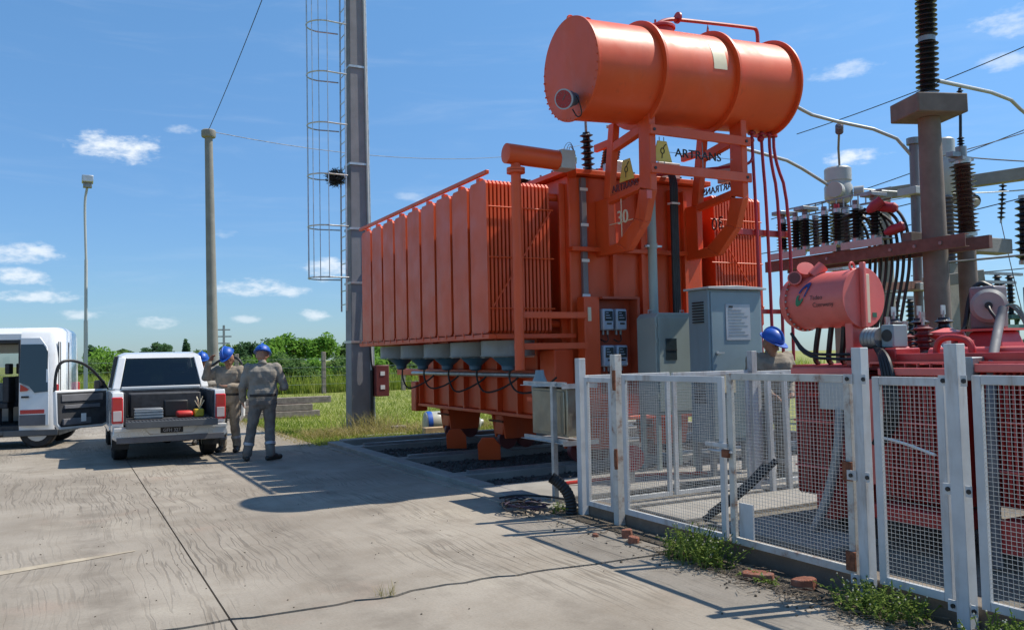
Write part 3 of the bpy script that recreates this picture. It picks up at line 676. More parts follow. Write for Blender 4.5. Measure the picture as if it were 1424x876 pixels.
for a0 in (0, 1.3, 2.4): MB().tube(smooth_path([(6.02, 9.7, 4.15), (5.98+.06*math.cos(a0), 9.7, 4.32), (6.08, 9.72, 4.40+.03*a0), (6.18, 9.75, 4.25)], 2), .004, 4).build('loose_wire', MT['black'], TX)
# ---- front fittings: cable duct with clips, gauge panel, conduit post, black cable bundle
MB().box(6.12, 6.20, YF-.06, YF-.001, 1.2, 3.92).build('cable_duct', MT['porcelain_grey'], TX, bevel=.006)
for z in (3.76, 3.28, 2.80, 2.33): MB().box(6.10, 6.22, YF-.066, YF-.058, z-.02, z+.02).build('duct_clip', MT['label_white'], TX)
q = MB(); q.box(6.22, 6.78, 9.44, YF-.082, 1.0, 2.27); gp = q.build('gauge_panel', MT['orange_dark'], TX, bevel=.008)
MB().box(5.98, 6.22, 9.32, 9.50, .9, 2.30).build('panel_cheek', OR, gp, bevel=.01); MB().box(6.78, 6.82, 9.25, 9.5, 1.0, 2.27).build('panel_cheek', MT['orange_dark'], gp, bevel=.005); MB().box(6.22, 6.82, 9.25, 9.5, 2.27, 2.30).build('panel_hood', MT['orange_dark'], gp)
MB().box(6.03, 6.08, 9.31, 9.32, 1.98, 2.16).build('thermometer', MT['plaque'], gp)
def meter(x, z):
    q = MB(); q.box(x-.085, x+.085, 9.28, 9.44, z-.14, z+.14); mo = q.build('meter', MT['meter_body'], gp, bevel=.02)
    MB().box(x-.062, x+.062, 9.268, 9.281, z-.02, z+.11).build('window', MT['meter_face'], mo, bevel=.006)
    for k in range(3): MB().box(x-.05, x+.03-.02*k, 9.264, 9.268, z+.015+.033*k, z+.024+.033*k).build('scale', MT['meter_body'], mo)
    MB().box(x-.03, x+.04, 9.272, 9.281, z-.065, z-.045).build('badge', MT['ink'], mo)
    for dx in (-.04, .03): MB().cyl((x+dx, 9.36, z-.14), (x+dx, 9.36, z-.20), .018, n=8).build('gland', MT['grey_steel'], mo)
    MB().tube(smooth_path([(x+.03, 9.36, z-.2), (x+.03, 9.34, z-.28), (x-.01, 9.36, z-.30), (x-.06, 9.40, z-.26)], 2), .008, 5).build('lead', MT['black'], mo)
for x, z in ((6.33, 2.0), (6.54, 2.0), (6.33, 1.52), (6.54, 1.52)): meter(x, z)
q = MB(); q.cyl((6.86, 9.0, 1.9), (6.86, 9.0, 3.90), .06, n=16); q.cyl((6.86, 9.0, 2.92), (6.86, 9.0, 2.99), .07, n=16); q.cyl((6.86, 9.0, 3.9), (6.86, 9.02, 4.0), .065, .05, n=12); q.build('conduit_post', MT['grey_cab'], TX)
q = MB(); q.box(6.76, 7.0, 8.97, 9.03, 2.94, 2.965); q.cyl((6.74, 9.0, 2.95), (6.76, 9.0, 2.95), .02, n=8); q.build('conduit_clamp', MT['galv'], TX)
for k in range(4):
    MB().tube(smooth_path([(7.44+.03*k, 9.3, 1.8), (7.44+.03*k, 9.3, 3.6), (7.45+.03*k, 9.3, 3.95), (7.47+.02*k, 9.4, 4.08), (7.48, 9.8, 4.06), (7.5, 10.1, 4.1)], 2), .022, 8).build('cable', MT['black'], TX)
MB().box(7.42, 7.56, 9.26, 9.36, 3.6, 3.625).build('cable_tie', MT['label_white'], TX)
# chocks on the rails
for (x, y) in ((5.9, 13.3), (5.66, 11.55)):
    M = Matrix.Translation((x, y, .0)) @ Matrix.Rotation(R(-12), 4, 'Z') @ Matrix.Rotation(R(-14), 4, 'Y')
    q = MB(); q.prism([(-.17, 0), (.17, 0), (.17, .22), (.08, .34), (-.10, .34), (-.17, .24)], -.02, .02, 'xz', M=Matrix.Translation((x, y, .0)) @ Matrix.Rotation(R(-35), 4, 'Z') @ Matrix.Rotation(R(12), 4, 'X'))
    q.box(-.02, .02, -.02, .3, 0, .2, M=Matrix.Translation((x, y, .0)) @ Matrix.Rotation(R(-35), 4, 'Z'))
    o = q.build('rail_chock', OR, bevel=.006)
    tag(o, 'orange steel chock plate nearer the far bogie' if y > 12 else 'orange steel chock plate nearer the near kerb of the pit', 'chock', 'rail chocks')

# ================================================================ FENCE
random.seed(11)
MB().box(4.44, 4.62, -3.0, 7.02, -.15, .125).build('plinth', MT['plinth'], bevel=.015); bpy.data.objects['plinth']['kind'] = 'structure'
MB().box(4.62, 6.7, 6.93, 7.08, -.15, .06).build('plinth', MT['conc'], bevel=.015, kind='structure')
def wire_panel(parent, a, b, z0, z1, nrm, step=.029, r=.00095):
    a = Vector(a); b = Vector(b); d = (b-a); Lw = d.length; d.normalize(); m = MB(); nv = Vector(nrm)
    k = int(Lw/step)
    for i in range(1, k+1):
        p = a+d*(Lw*i/(k+1)); w = random.uniform(-.002, .002)
        m.bar((p.x, p.y, z0), (p.x+d.x*w, p.y+d.y*w, z1), r*2, r*2)
    k = int((z1-z0)/(step*.86))
    for i in range(1, k+1):
        z = z0+(z1-z0)*i/(k+1); n_ = 5; off = nv*(r*2.0)
        pts = [a+d*(Lw*j/n_)+off+nv*random.uniform(-.003, .003) for j in range(n_+1)]
        for p, q in zip(pts, pts[1:]): m.bar((p.x, p.y, z+random.uniform(-.001, .001)), (q.x, q.y, z+random.uniform(-.001, .001)), r*2.2, r*2.2)
    o = m.build('wire_mesh', MT['wire'], parent, ang=0, fix=False); o['kind'] = 'stuff'; return o
def panel_parts(th, x, y0, y1, z0, z1, mt, w, along):
    def P(t, z): return (x, t, z) if along == 'y' else (t, x, z)
    nrm = Vector((-.5, 0, 0)) if along == 'y' else Vector((0, -.5, 0))
    return P, nrm
def gate_leaf(label, y0, y1, z0, z1, mt, w=.05):
    th = thing('gate_leaf', label, 'gate', (FX, (y0+y1)/2, z0), 'gate leaves')
    for t in (y0+w/2, y1-w/2): MB().bar((FX, t, z0), (FX, t, z1), w, .03, upv=(1, 0, 0)).build('stile', mt, th, bevel=.003)
    for z in (z0+w/2, z1-w/2): MB().bar((FX, y0+w+.001, z), (FX, y1-w-.001, z), .028, w).build('rail', mt, th, bevel=.003)
    wire_panel(th, Vector((FX, y0+w*.6, 0)), Vector((FX, y1-w*.6, 0)), z0+w*.5, z1-w*.5, Vector((-.5, 0, 0))); return th
def panel(fence, x, y0, y1, z0, z1, mt, w=.045, along='y'):
    def P(t, z): return (x, t, z) if along == 'y' else (t, x, z)
    nrm = Vector((-.5, 0, 0)) if along == 'y' else Vector((0, -.5, 0)); m = MB()
    for t in (y0+w/2, y1-w/2): m.bar(P(t, z0), P(t, z1), .03 if along == 'x' else w, w if along == 'x' else .03, upv=(1, 0, 0))
    for z in (z0+w/2, z1-w/2): m.bar(P(y0+w+.001, z), P(y1-w-.001, z), .028, w)
    o = m.build('panel_frame', mt, fence, bevel=.003)
    wire_panel(o, Vector(P(y0+w*.6, 0)), Vector(P(y1-w*.6, 0)), z0+w*.5, z1-w*.5, nrm); return o
def post(fence, x, y, z1, s, mt, z0=0.0, lean=(0, 0)):
    m = MB(); a, b = s/2, s/2; P = []
    for z, ox, oy in ((z0, 0, 0), (z1, lean[0], lean[1])): P += [(x-a+ox, y-b+oy, z), (x+a+ox, y-b+oy, z), (x+a+ox, y+b+oy, z), (x-a+ox, y+b+oy, z)]
    m.add(P, [(3, 2, 1, 0), (4, 5, 6, 7), (0, 1, 5, 4), (1, 2, 6, 5), (2, 3, 7, 6), (3, 0, 4, 7)]); return m.build('post', mt, fence, bevel=.004)
FX = 4.40; WP = MT['white_paint']; WR = MT['white_rust']
FN = thing('mesh_fence', 'white wire-mesh fence with square posts along the pavement edge', 'fence', (FX, 4.5, 0), 'white mesh fences')
pA = post(FN, FX, 6.96, 1.51, .075, WP); pB = post(FN, FX, 6.36, 1.54, .075, WR); pB['label'] = 'rust-stained gate post'
for z0, z1 in ((1.22, 1.40), (.52, .70)):
    q = MB(); q.cyl((FX-.05, 6.32, z0), (FX-.05, 6.32, z1), .016, n=10); q.box(FX-.045, FX-.037, 6.325, 6.36, z0+.02, z1-.02); q.build('hinge', MT['rust'], pB)
pC = post(FN, FX-.005, 3.69, 1.555, .072, WP); pD = post(FN, FX-.02, 3.03, 1.565, .078, WP, lean=(0, .01))
for p, y in ((pC, 3.69), (pD, 3.03)):
    for z in (1.36, .76, .12):
        for sgn in (-1, 1):
            q = MB(); q.box(FX-.05, FX-.042, y+sgn*.05-.025, y+sgn*.05+.035*max(sgn, 0)+.01, z-.03, z+.03); lo_ = q.build('lug', WP, p); MB().cyl((FX-.06, y+sgn*.062, z), (FX-.05, y+sgn*.062, z), .013, n=8).build('lug_bolt', MT['black'], p)
panel(FN, FX, 6.43, 6.88, .12, 1.33, WP)
gl = gate_leaf('left white mesh gate leaf with dropped bolt', 4.95, 6.26, .13, 1.36, WP)
gr = gate_leaf('right white mesh gate leaf with rust on its frame', 3.77, 4.90, .13, 1.385, WR)
q = MB(); q.box(FX-.03, FX-.018, 4.90, 5.14, .83, .86); q.cyl((FX-.035, 4.84, .80), (FX-.035, 5.10, .80), .009, n=8); q.build('bolt', WP, gl)
q = MB(); q.box(FX-.06, FX-.03, 4.86, 4.93, .76, .82); q.build('padlock', MT['rust'], gl, bevel=.006)
q = MB(); q.box(FX-.02, FX-.006, 4.66, 4.80, .19, .44); q.build('kick_plate', WP, gr)
for z in (.78, .22): MB().box(FX-.04, FX-.02, 3.76, 3.83, z-.06, z+.06).build('hinge', MT['rust'], gr, bevel=.004)
panel(FN, FX, 3.12, 3.60, .12, 1.375, WP, w=.05); panel(FN, FX, 1.75, 2.95, .13, 1.39, WP, w=.05)
SF = thing('mesh_fence', 'white wire-mesh side fence behind the gate, running to the bent worker', 'fence', (5.6, 7.0, 0), 'white mesh fences')
panel(SF, 7.0, 4.47, 5.50, .09, 1.345, WP, along='x'); panel(SF, 7.0, 5.54, 6.58, .09, 1.34, WP, along='x'); panel(SF, 7.0, 6.70, 7.75, .09, 1.325, WP, along='x')
post(SF, 6.64, 7.0, 1.545, .075, WP)
MB().bar((6.82, 6.93, 0), (6.79, 6.93, 1.30), .05, .05).build('prop', WP, SF); MB().bar((7.06, 6.92, 0), (7.02, 6.92, 1.30), .05, .05).build('prop', WP, SF)

# ================================================================ junction box on its post, hose, loose cables
jb = thing('junction_box', 'dull metal junction box on a galvanised post beside the fence corner', 'junction box', (4.5, 7.6, 0))
MB().box(4.55, 4.83, 7.46, 8.20, .70, 1.20).build('cabinet', MT['dull_metal'], jb, bevel=.01)
MB().box(4.535, 4.55, 7.50, 8.16, .73, 1.17).build('door', MT['dull_metal'], jb, bevel=.006)
q = MB(); q.box(4.46, 4.51, 7.60, 7.606, 0, 1.27); q.box(4.46, 4.466, 7.606, 7.65, 0, 1.27); q.box(4.80, 4.85, 7.60, 7.606, 0, 1.27); q.build('post', MT['galv'], jb)
for z in (1.22, .64): 
    q = MB(); q.box(4.47, 4.90, 7.43, 8.32, z, z+.006); q.box(4.51, 4.535, 7.43, 8.32, z-.0, z+.045); q.box(4.47, 4.90, 7.42, 7.43, z-.02, z+.03); q.build('bearer', MT['galv'], jb)
MB().box(4.66, 4.72, 7.445, 7.46, .88, 1.0).build('latch', MT['darkred'], jb, bevel=.005)
q = MB(); pts = smooth_path([(4.30, 7.03, -.02), (4.31, 7.03, .10), (4.29, 7.05, .22), (4.22, 7.10, .32), (4.16, 7.15, .37)], 3)
q.tube(pts, .05, 14, radii=[.05+(.006 if i % 2 else 0) for i in range(len(pts))]); o = q.build('corrugated_hose', MT['black']); tag(o, 'black corrugated hose stub rising from the ground by the fence corner', 'hose')
for i in range(9):
    random.seed(40+i); pts = []; a = random.uniform(0, 6); cx, cy = 4.05+random.uniform(-.12, .1), 7.55+random.uniform(-.2, .15)
    for k in range(8): pts.append((cx+.16*math.cos(a+k*1.0)*random.uniform(.5, 1.3), cy+.30*math.sin(a+k*1.0)*random.uniform(.4, 1.2), .03+random.uniform(0, .10)))
    o = MB().tube(smooth_path(pts, 2), .008, 6).build('loose_cable', MT['cable_purple'] if i % 2 else MT['black'])
    tag(o, 'dark loose cable lying in a tangle by the junction box post', 'cable', 'cable tangle by the kerb')
o = MB().tube(smooth_path([(4.05, 8.05, .06), (4.2, 7.9, .10), (4.38, 7.45, .12), (4.45, 7.15, .10), (4.4, 6.98, .03)], 2), .012, 6).build('loose_cable', MT['black'])
tag(o, 'long black cable running from the kerb to the hose stub', 'cable')
o = MB().cyl((4.35, 7.7, .45), (4.35, 7.7, .0), .02, n=8)

# ================================================================ control cabinets
c2 = thing('control_cabinet', 'pale green-grey control cabinet with a small window, below the conduit post', 'cabinet', (7.0, 8.95, 0), 'control cabinets')
q = MB(); q.prism([(6.66, .75), (7.32, .75), (7.32, 1.98), (7.24, 2.06), (6.72, 2.06), (6.66, 2.0)], 8.72, 9.12, 'xz'); cb = q.build('body', MT['grey_cab'], c2, bevel=.012)
MB().box(6.70, 7.29, 8.705, 8.72, .80, 2.0).build('door', MT['grey_cab'], c2, bevel=.006)
MB().box(6.80, 6.98, 8.697, 8.706, 1.45, 1.73).build('window', MT['meter_face'], c2, bevel=.004); MB().box(6.80, 6.98, 8.692, 8.698, 1.575, 1.585).build('window_bar', MT['black'], c2)
for z in (1.9, 1.7, 1.0): MB().cyl((6.66, 8.70, z-.03), (6.66, 8.70, z+.03), .012, n=8).build('hinge', MT['grey_cab'], c2)
for x in (6.72, 7.24): MB().tube([(x-.03, 8.9, 2.06), (x-.03, 8.9, 2.10), (x+.03, 8.9, 2.10), (x+.03, 8.9, 2.06)], .008, 6).build('lifting_eye', MT['galv'], c2)
for x, y in ((6.7, 8.76), (7.28, 8.76), (6.7, 9.08), (7.28, 9.08)): MB().box(x-.025, x+.025, y-.025, y+.025, .05, .75).build('leg', MT['grey_cab'], c2)
c1 = thing('control_cabinet', 'tall blue-grey control cabinet with louvres and a notice plate on its door', 'cabinet', (7.25, 8.1, 0), 'control cabinets')
q = MB(); q.box(6.83, 7.68, 7.9, 8.27, .45, 2.30); q.build('body', MT['blue_cab'], c1, bevel=.01)
q = MB(); q.prism([(6.79, 2.30), (7.72, 2.30), (7.72, 2.325), (7.25, 2.345), (6.79, 2.325)], 7.84, 8.31, 'xz'); q.build('roof', MT['pale_grey'], c1, bevel=.004)
dr = MB().box(6.86, 7.65, 7.885, 7.9, .5, 2.27).build('door', MT['blue_cab'], c1, bevel=.006)
MB().box(7.08, 7.47, 7.876, 7.885, 1.68, 2.12).build('notice_plate', MT['label_grey'], dr, bevel=.003)
for k in range(9): MB().box(7.12, 7.43-.05*((k*7) % 3), 7.872, 7.876, 1.74+.038*k, 1.747+.038*k).build('notice_line', MT['grey_steel'], dr)
MB().box(7.13, 7.19, 7.872, 7.876, 2.075, 2.10).build('notice_mark', MT['ink'], dr)
MB().box(7.02, 7.20, 7.876, 7.885, 1.05, 1.28).build('tag_plate', MT['plaque'], dr)
q = MB(); q.cyl((6.93, 7.885, 1.53), (6.93, 7.86, 1.53), .02, n=10); q.bar((6.90, 7.856, 1.53), (7.02, 7.856, 1.53), .012, .02); q.build('handle', MT['galv'], dr)
for zc in (2.02, 1.05):
    for k in range(8): MB().box(6.812, 6.829, 7.98, 8.18, zc-.12+.034*k, zc-.105+.034*k, M=None).build('louvre', MT['ink'], c1)
for x, y in ((6.88, 7.95), (7.63, 7.95), (6.88, 8.22), (7.63, 8.22)): MB().box(x-.03, x+.03, y-.03, y+.03, .02, .45).build('leg', MT['grey_steel'], c1)

# ================================================================ SMALL RED TRANSFORMER
T2 = thing('small_transformer', 'small red transformer with a pink-red logo barrel behind the mesh fence', 'transformer', (6.8, 4.6, 0))
RD, PK = MT['red'], MT['pinkred']
MB().box(6.15, 7.75, 3.2, 5.75, .35, 1.36).build('tank', RD, T2, bevel=.02)
MB().box(6.05, 7.85, 3.1, 5.85, 1.36, 1.41).build('tank_lid', RD, T2, bevel=.006)
for y in (3.6, 5.2): MB().box(5.7, 8.0, y-.09, y+.09, .12, .35).build('skid', RD, T2, bevel=.01)
for y in (3.6, 5.2):
    for x in (6.0, 7.7): MB().cyl((x, y-.06, .12), (x, y+.06, .12), .11, n=18).build('wheel', MT['black'], T2)
def fin_bank(y0, y1, x, z0, z1, depth=.34, step=.045):
    m = MB(); n = int((y1-y0)/step)
    for i in range(n):
        y = y0+(i+.5)*(y1-y0)/n
        m.prism([(x, z0+.03), (x+.03, z0), (x+depth, z0), (x+depth, z1), (x+.03, z1), (x, z1-.03)], y-.008, y+.008, 'xz')
    o = m.build('radiator', RD, T2, ang=30)
    MB().box(x-.02, x+.06, y0-.01, y1+.01, z1+.001, z1+.06).build('header', PK, T2, bevel=.008)
    for z in (z0+.25, (z0+z1)/2+.12): MB().cyl((x-.006, y0, z), (x-.006, y1, z), .008, n=6).build('tie_rod', PK, T2)
    MB().cyl((x+.1, (y0+y1)/2, z1-.08), (6.16, (y0+y1)/2, z1-.08), .05, n=10).build('header_pipe', RD, T2); return o
fin_bank(4.86, 5.60, 5.80, .28, 1.33); fin_bank(4.02, 4.66, 5.78, .36, 1.33); fin_bank(3.10, 3.86, 5.80, .42, 1.36); fin_bank(2.2, 2.95, 5.80, .42, 1.36)
MB().box(5.78, 6.2, 4.68, 4.84, .45, 1.30).build('stiffener', PK, T2, bevel=.01)
MB().box(5.62, 6.1, 3.95, 4.7, .22, .33).build('drip_tray', RD, T2, bevel=.01)
MB().box(5.9, 6.1, 3.2, 4.6, 1.42, 1.5).build('top_channel', RD, T2, bevel=.006)
for k in range(22):
    y = 2.5+k*.11; MB().box(5.84, 5.868, y-.004, y+.004, 1.392, 1.43).build('channel_web', PK, T2)
MB().bar((5.86, 2.3, 1.43), (5.86, 4.8, 1.43), .05, .016).build('top_channel', PK, T2)
# logo barrel
c0, c1_ = Vector((6.06, 5.03, 1.985)), Vector((6.06, 5.73, 1.985))
cb = MB(); cb.lathe([(.25, 0), (.25, .70), (.235, .73), (.18, .76)], c0, (0, 1, 0), 48); cb = cb.build('conservator', PK, T2, ang=50)
q = MB(); q.lathe([(.268, .635), (.268, .66)], c0, (0, 1, 0), 48); q.build('flange', PK, cb)
for k in range(28):
    a = 2*math.pi*k/28; p = c0+V(.259*math.cos(a), .633, .259*math.sin(a)); MB().cyl(p, p-V(0, .014, 0), .009, n=6).build('flange_bolt', MT['galv'], cb)
MB().lathe([(.262, -.012), (.262, 0)], c0, (0, 1, 0), 48).build('end_plate', PK, cb, bevel=.004)
MB().box(c0.x-.05, c0.x-.015, c0.y-.06, c0.y-.012, c0.z-.26, c0.z+.30).build('gauge_bar', PK, cb, bevel=.008)
q = MB(); q.box(c0.x+.01, c0.x+.05, c0.y-.035, c0.y-.012, c0.z-.22, c0.z+.20); q.build('level_gauge', MT['plaque'], cb, bevel=.004)
MB().box(c0.x+.10, c0.x+.15, c0.y-.016, c0.y-.012, c0.z-.17, c0.z-.13).build('tag', MT['dkgreen'], cb)
q = MB(); q.tube([c0+V(-.06+.03*math.cos(a), .05, .275+.03*math.sin(a)) for a in [2*math.pi*i/12 for i in range(12)]], .01, 6, closed=True); q.build('lifting_eye', PK, cb)
q = MB(); q.cyl(c0+V(-.03, .62, .18), c0+V(-.13, .50, .30), .075, n=18); q.build('filler_neck', PK, cb)
q = MB(); q.cyl(c0+V(-.16, .60, .20), c0+V(-.24, .53, .21), .058, .062, n=20); q.build('vent_neck', PK, cb); q = MB(); q.cyl(c0+V(-.24, .53, .21), c0+V(-.243, .527, .2102), .05, n=20); q.build('vent_hole', MT['maroon'], cb)
q = MB(); q.cyl(c0+V(-.10, .45, .22), c0+V(-.02, .40, .31), .055, n=16); q.build('filler_neck', PK, cb)
q = MB(); q.box(c0.x-.12, c0.x+.06, 5.05, 5.13, 1.40, 1.78); q.build('pedestal', PK, T2, bevel=.01)
# logo and lettering on the barrel's road side, following its curve
def wrap(me, r, off=.002):
    for v in me.vertices:
        a = v.co.y/r; z_ = v.co.z
        v.co = Vector((c0.x-(r+off+max(0, z_)*.3)*math.cos(a), c0.y+.70-v.co.x, c0.z+(r+off+max(0, z_)*.3)*math.sin(a)))
    me.update()
for body, x, y, s in (('Tadeo', .35, .015, .055), ('Czerweny', .375, -.05, .055)):
    o = text_mesh('lettering', body, s, MT['ink'], .002, 'LEFT', Matrix.Translation((x, y, 0)), cb); wrap(o.data, .255)
def ell(ax_, bx, hole, a0, a1, mt_, cx, cy, rot):
    m = MB(); n = 18; ring = []
    for i in range(n+1):
        a = a0+(a1-a0)*i/n
        for kk, oo in ((1.0, (0, 0)), (hole, (.006, -.010))):
            p = Vector((ax_*kk*math.cos(a)+oo[0]*0, bx*kk*math.sin(a), 0)); p.rotate(Matrix.Rotation(rot, 3, 'Z')); ring.append((p.x+cx+oo[0]*.5, p.y+cy, 0))
    m.add(ring, [(2*i, 2*i+1, 2*i+3, 2*i+2) for i in range(n)]); o = m.build('logo', mt_, cb, fix=False, ang=0); wrap(o.data, .255, .003)
ell(.042, .125, .60, -.15, math.pi+.15, MT['logo_blue'], .26, .06, -.55)
ell(.042, .125, .55, math.pi+.35, 2*math.pi-.35, MT['logo_green'], .26, .06, -.55)
# tap-changer drive, bushings, fittings on the lid
q = MB(); q.lathe([(.085+(.008 if i % 2 else 0), .018*i) for i in range(10)], (6.02, 4.98, 1.63), (0, -1, 0), 20); q.build('motor', MT['grey_steel'], T2, ang=20)
q = MB(); q.box(5.98, 6.16, 4.68, 4.80, 1.55, 1.74); q.build('drive_box', MT['blue_cab'], T2, bevel=.012); MB().cyl((5.975, 4.74, 1.65), (5.98, 4.74, 1.65), .05, n=16).build('drive_window', MT['black'], T2)
MB().box(5.9, 6.2, 4.6, 5.05, 1.41, 1.545).build('drive_base', RD, T2, bevel=.01)
q = MB(); q.tube(smooth_path([(6.05, 4.05, 1.42), (6.05, 4.05, 1.58), (6.05, 4.15, 1.62), (6.05, 4.30, 1.62), (6.05, 4.35, 1.55), (6.05, 4.35, 1.42)], 2), .026, 10); q.build('oil_bend', RD, T2)
for (x, y, hh, r, mt_) in ((6.6, 5.22, .30, .08, 'maroon'), (6.75, 5.15, .26, .08, 'maroon'), (6.95, 5.12, .34, .085, 'maroon'), (7.2, 5.62, .42, .09, 'porcelain_dark'), (7.35, 5.45, .42, .09, 'porcelain_dark'), (7.5, 5.3, .42, .09, 'porcelain_dark')):
    q = MB(); shed(q, (x, y, 1.41), (x, y, 1.41+hh), r*.55, r, 6); bo = q.build('bushing', MT[mt_], T2)
    q = MB(); q.cyl((x, y, 1.41+hh), (x, y, 1.41+hh+.07), .014, n=8); q.box(x-.03, x+.03, y-.006, y+.006, 1.41+hh+.03, 1.41+hh+.12); q.build('terminal', MT['galv'], bo)
q = MB(); q.lathe([(.14, 0), (.14, .03), (.09, .05), (.10, .2), (.16, .23), (.15, .26), (.02, .30)], (7.15, 5.03, 1.42), n=20); q.build('relief_pot', PK, T2)
MB().cyl((6.2, 3.4, 1.50), (6.2, 4.5, 1.50), .045, n=12).build('oil_main', PK, T2); MB().cyl((6.2, 2.3, 1.52), (6.2, 3.2, 1.52), .04, n=12).build('oil_main', PK, T2)
for k in range(4):
    MB().tube(smooth_path([(6.0, 4.9, 1.56), (5.85-.01*k, 4.72-.03*k, 1.52), (5.74, 4.60-.03*k, 1.36), (5.72, 4.55-.035*k, 1.0), (5.78, 4.75-.03*k, .78)], 2), .018, 7).build('drive_cable', MT['black'], T2)
for k in range(3): MB().tube(smooth_path([(6.02, 5.20+.14*k, 1.76), (6.02, 5.22+.15*k, 1.6), (6.05, 5.27+.15*k, 1.45), (6.12, 5.3+.15*k, 1.42)], 2), .024, 8).build('supply_cable', MT['black'], T2)
for z, yy in ((1.50, 5.3), (1.46, 5.1)): MB().tube(smooth_path([(5.9, 5.7, 1.7), (5.85, 5.5, z+.02), (5.85, yy, z), (5.95, 4.95, z)], 2), .014, 6).build('lid_cable', MT['black'], T2)
MB().box(5.70, 5.78, 4.93, 5.22, 1.04, 1.32).build('terminal_cover', MT['pale_grey'], T2, bevel=.008)
MB().box(5.76, 6.02, 3.86, 4.02, 1.30, 1.47).build('relay_box', MT['grey_steel'], T2, bevel=.008)
# grey cable-box disc on its red turret
q = MB(); q.loft([[(7.08, 4.46, 1.41), (7.50, 4.46, 1.41), (7.50, 4.92, 1.41), (7.08, 4.92, 1.41)], [(7.18, 4.55, 1.68), (7.46, 4.55, 1.68), (7.46, 4.82, 1.68), (7.18, 4.82, 1.68)]]); q.build('turret', RD, T2, bevel=.02); MB().box(7.12, 7.5, 4.50, 4.87, 1.68, 1.70).build('turret_flange', PK, T2)
q = MB(); q.lathe([(.135, 0), (.15, .02), (.15, .08), (.12, .11)], (7.26, 4.68, 1.90), (-.85, -.5, 0), 28); dk = q.build('cable_box', MT['trim_light'], T2); MB().cyl((7.165, 4.625, 1.90), (7.14, 4.61, 1.90), .032, n=14).build('boss', MT['black'], dk)
MB().box(7.24, 7.44, 4.62, 4.86, 1.70, 2.08).build('housing', MT['porcelain_grey'], T2, bevel=.02)
MB().tube(smooth_path([(7.14, 4.61, 1.90), (7.10, 4.58, 1.86), (7.10, 4.52, 1.78), (7.14, 4.5, 1.68)], 2), .014, 8).build('disc_cable', MT['black'], T2)
MB().tube(smooth_path([(7.45, 4.78, 2.08), (7.40, 4.86, 2.14), (7.34, 4.92, 2.0), (7.28, 4.93, 1.70), (7.0, 4.86, 1.48), (6.6, 4.8, 1.46)], 3), .024, 8).build('black_hose', MT['black'], T2)
MB().tube(smooth_path([(6.50, 4.08, 1.84), (6.40, 4.06, 1.7), (5.74, 3.72, 1.35), (5.70, 3.70, .6), (5.70, 3.70, .02)], 2), .035, 12).build('cable_riser', MT['trim_grey'], T2)
for k in range(3): MB().tube(smooth_path([(6.48, 4.08, 1.82), (6.52, 4.04, 1.88), (6.58, 3.98, 1.84-.04*k), (6.6, 3.95, 1.62)], 2), .008, 6).build('earth_wire', MT['verdigris'], T2)
for (y, z, mt_) in ((4.9, 1.45, 'red'), (4.5, 1.47, 'pale_grey'), (4.3, 1.46, 'darkred')):
    q = MB(); q.cyl((6.35, y, 1.41), (6.35, y, 1.55), .03, n=10); q.cyl((6.28, y, 1.52), (6.42, y, 1.52), .045, n=12); q.box(6.32, 6.38, y-.05, y+.05, 1.56, 1.60); q.build('valve', MT[mt_], T2)
for k in range(5): MB().tube(smooth_path([(6.1+.15*k, 4.9-.1*k, 1.43), (6.2+.15*k, 4.7-.1*k, 1.50+.03*(k % 3)), (6.4+.15*k, 4.5-.12*k, 1.46), (6.6+.1*k, 4.3-.12*k, 1.44)], 2), .012, 6).build('lid_cable', MT['black'], T2)
MB().tube(smooth_path([(5.7, 4.66, .85), (5.66, 4.4, .83), (5.64, 4.1, .76)], 2), .012, 6).build('lid_cable', MT['label_white'], T2)
q = MB(); q.cyl((5.55, 3.0, .36), (5.55, 1.9, .36), .035, n=10); q.cyl((5.55, 2.9, 0), (5.55, 2.9, .36), .03, n=8); q.build('bottom_pipe', RD, T2)
q = MB(); q.tube(smooth_path([(5.72, 5.02, 1.05), (5.68, 5.02, .7), (5.62, 5.10, .3), (5.55, 5.2, .02)], 2), .04, 10); q.build('cable_riser', MT['grey_steel'], T2)

# ================================================================ SWITCHYARD
def insulator(name, label, a, b, r0, r1, n, mt, cat='insulator', group=None, caps=True, parent=None, alt=.0):
    a, b = Vector(a), Vector(b)
    m = MB(); shed(m, a, b, r0, r1, n, alt=alt)
    if parent is not None:
        o = m.build(name, MT[mt], parent); d = (b-a).normalized()
        if caps: MB().cyl(a-d*.05, a, r0*1.25, n=14).build('cap', MT['galv'], o); MB().cyl(b, b+d*.06, r0*1.15, n=14).build('cap', MT['galv'], o)
        return o
    th = thing(name, label, cat, a, group); m.build('sheds', MT[mt], th); d = (b-a).normalized()
    if caps:
        MB().cyl(a-d*.06, a, r0*1.3, n=14).build('base_cap', MT['galv'], th); MB().cyl(b, b+d*.07, r0*1.2, n=14).build('top_cap', MT['galv'], th)
    return th
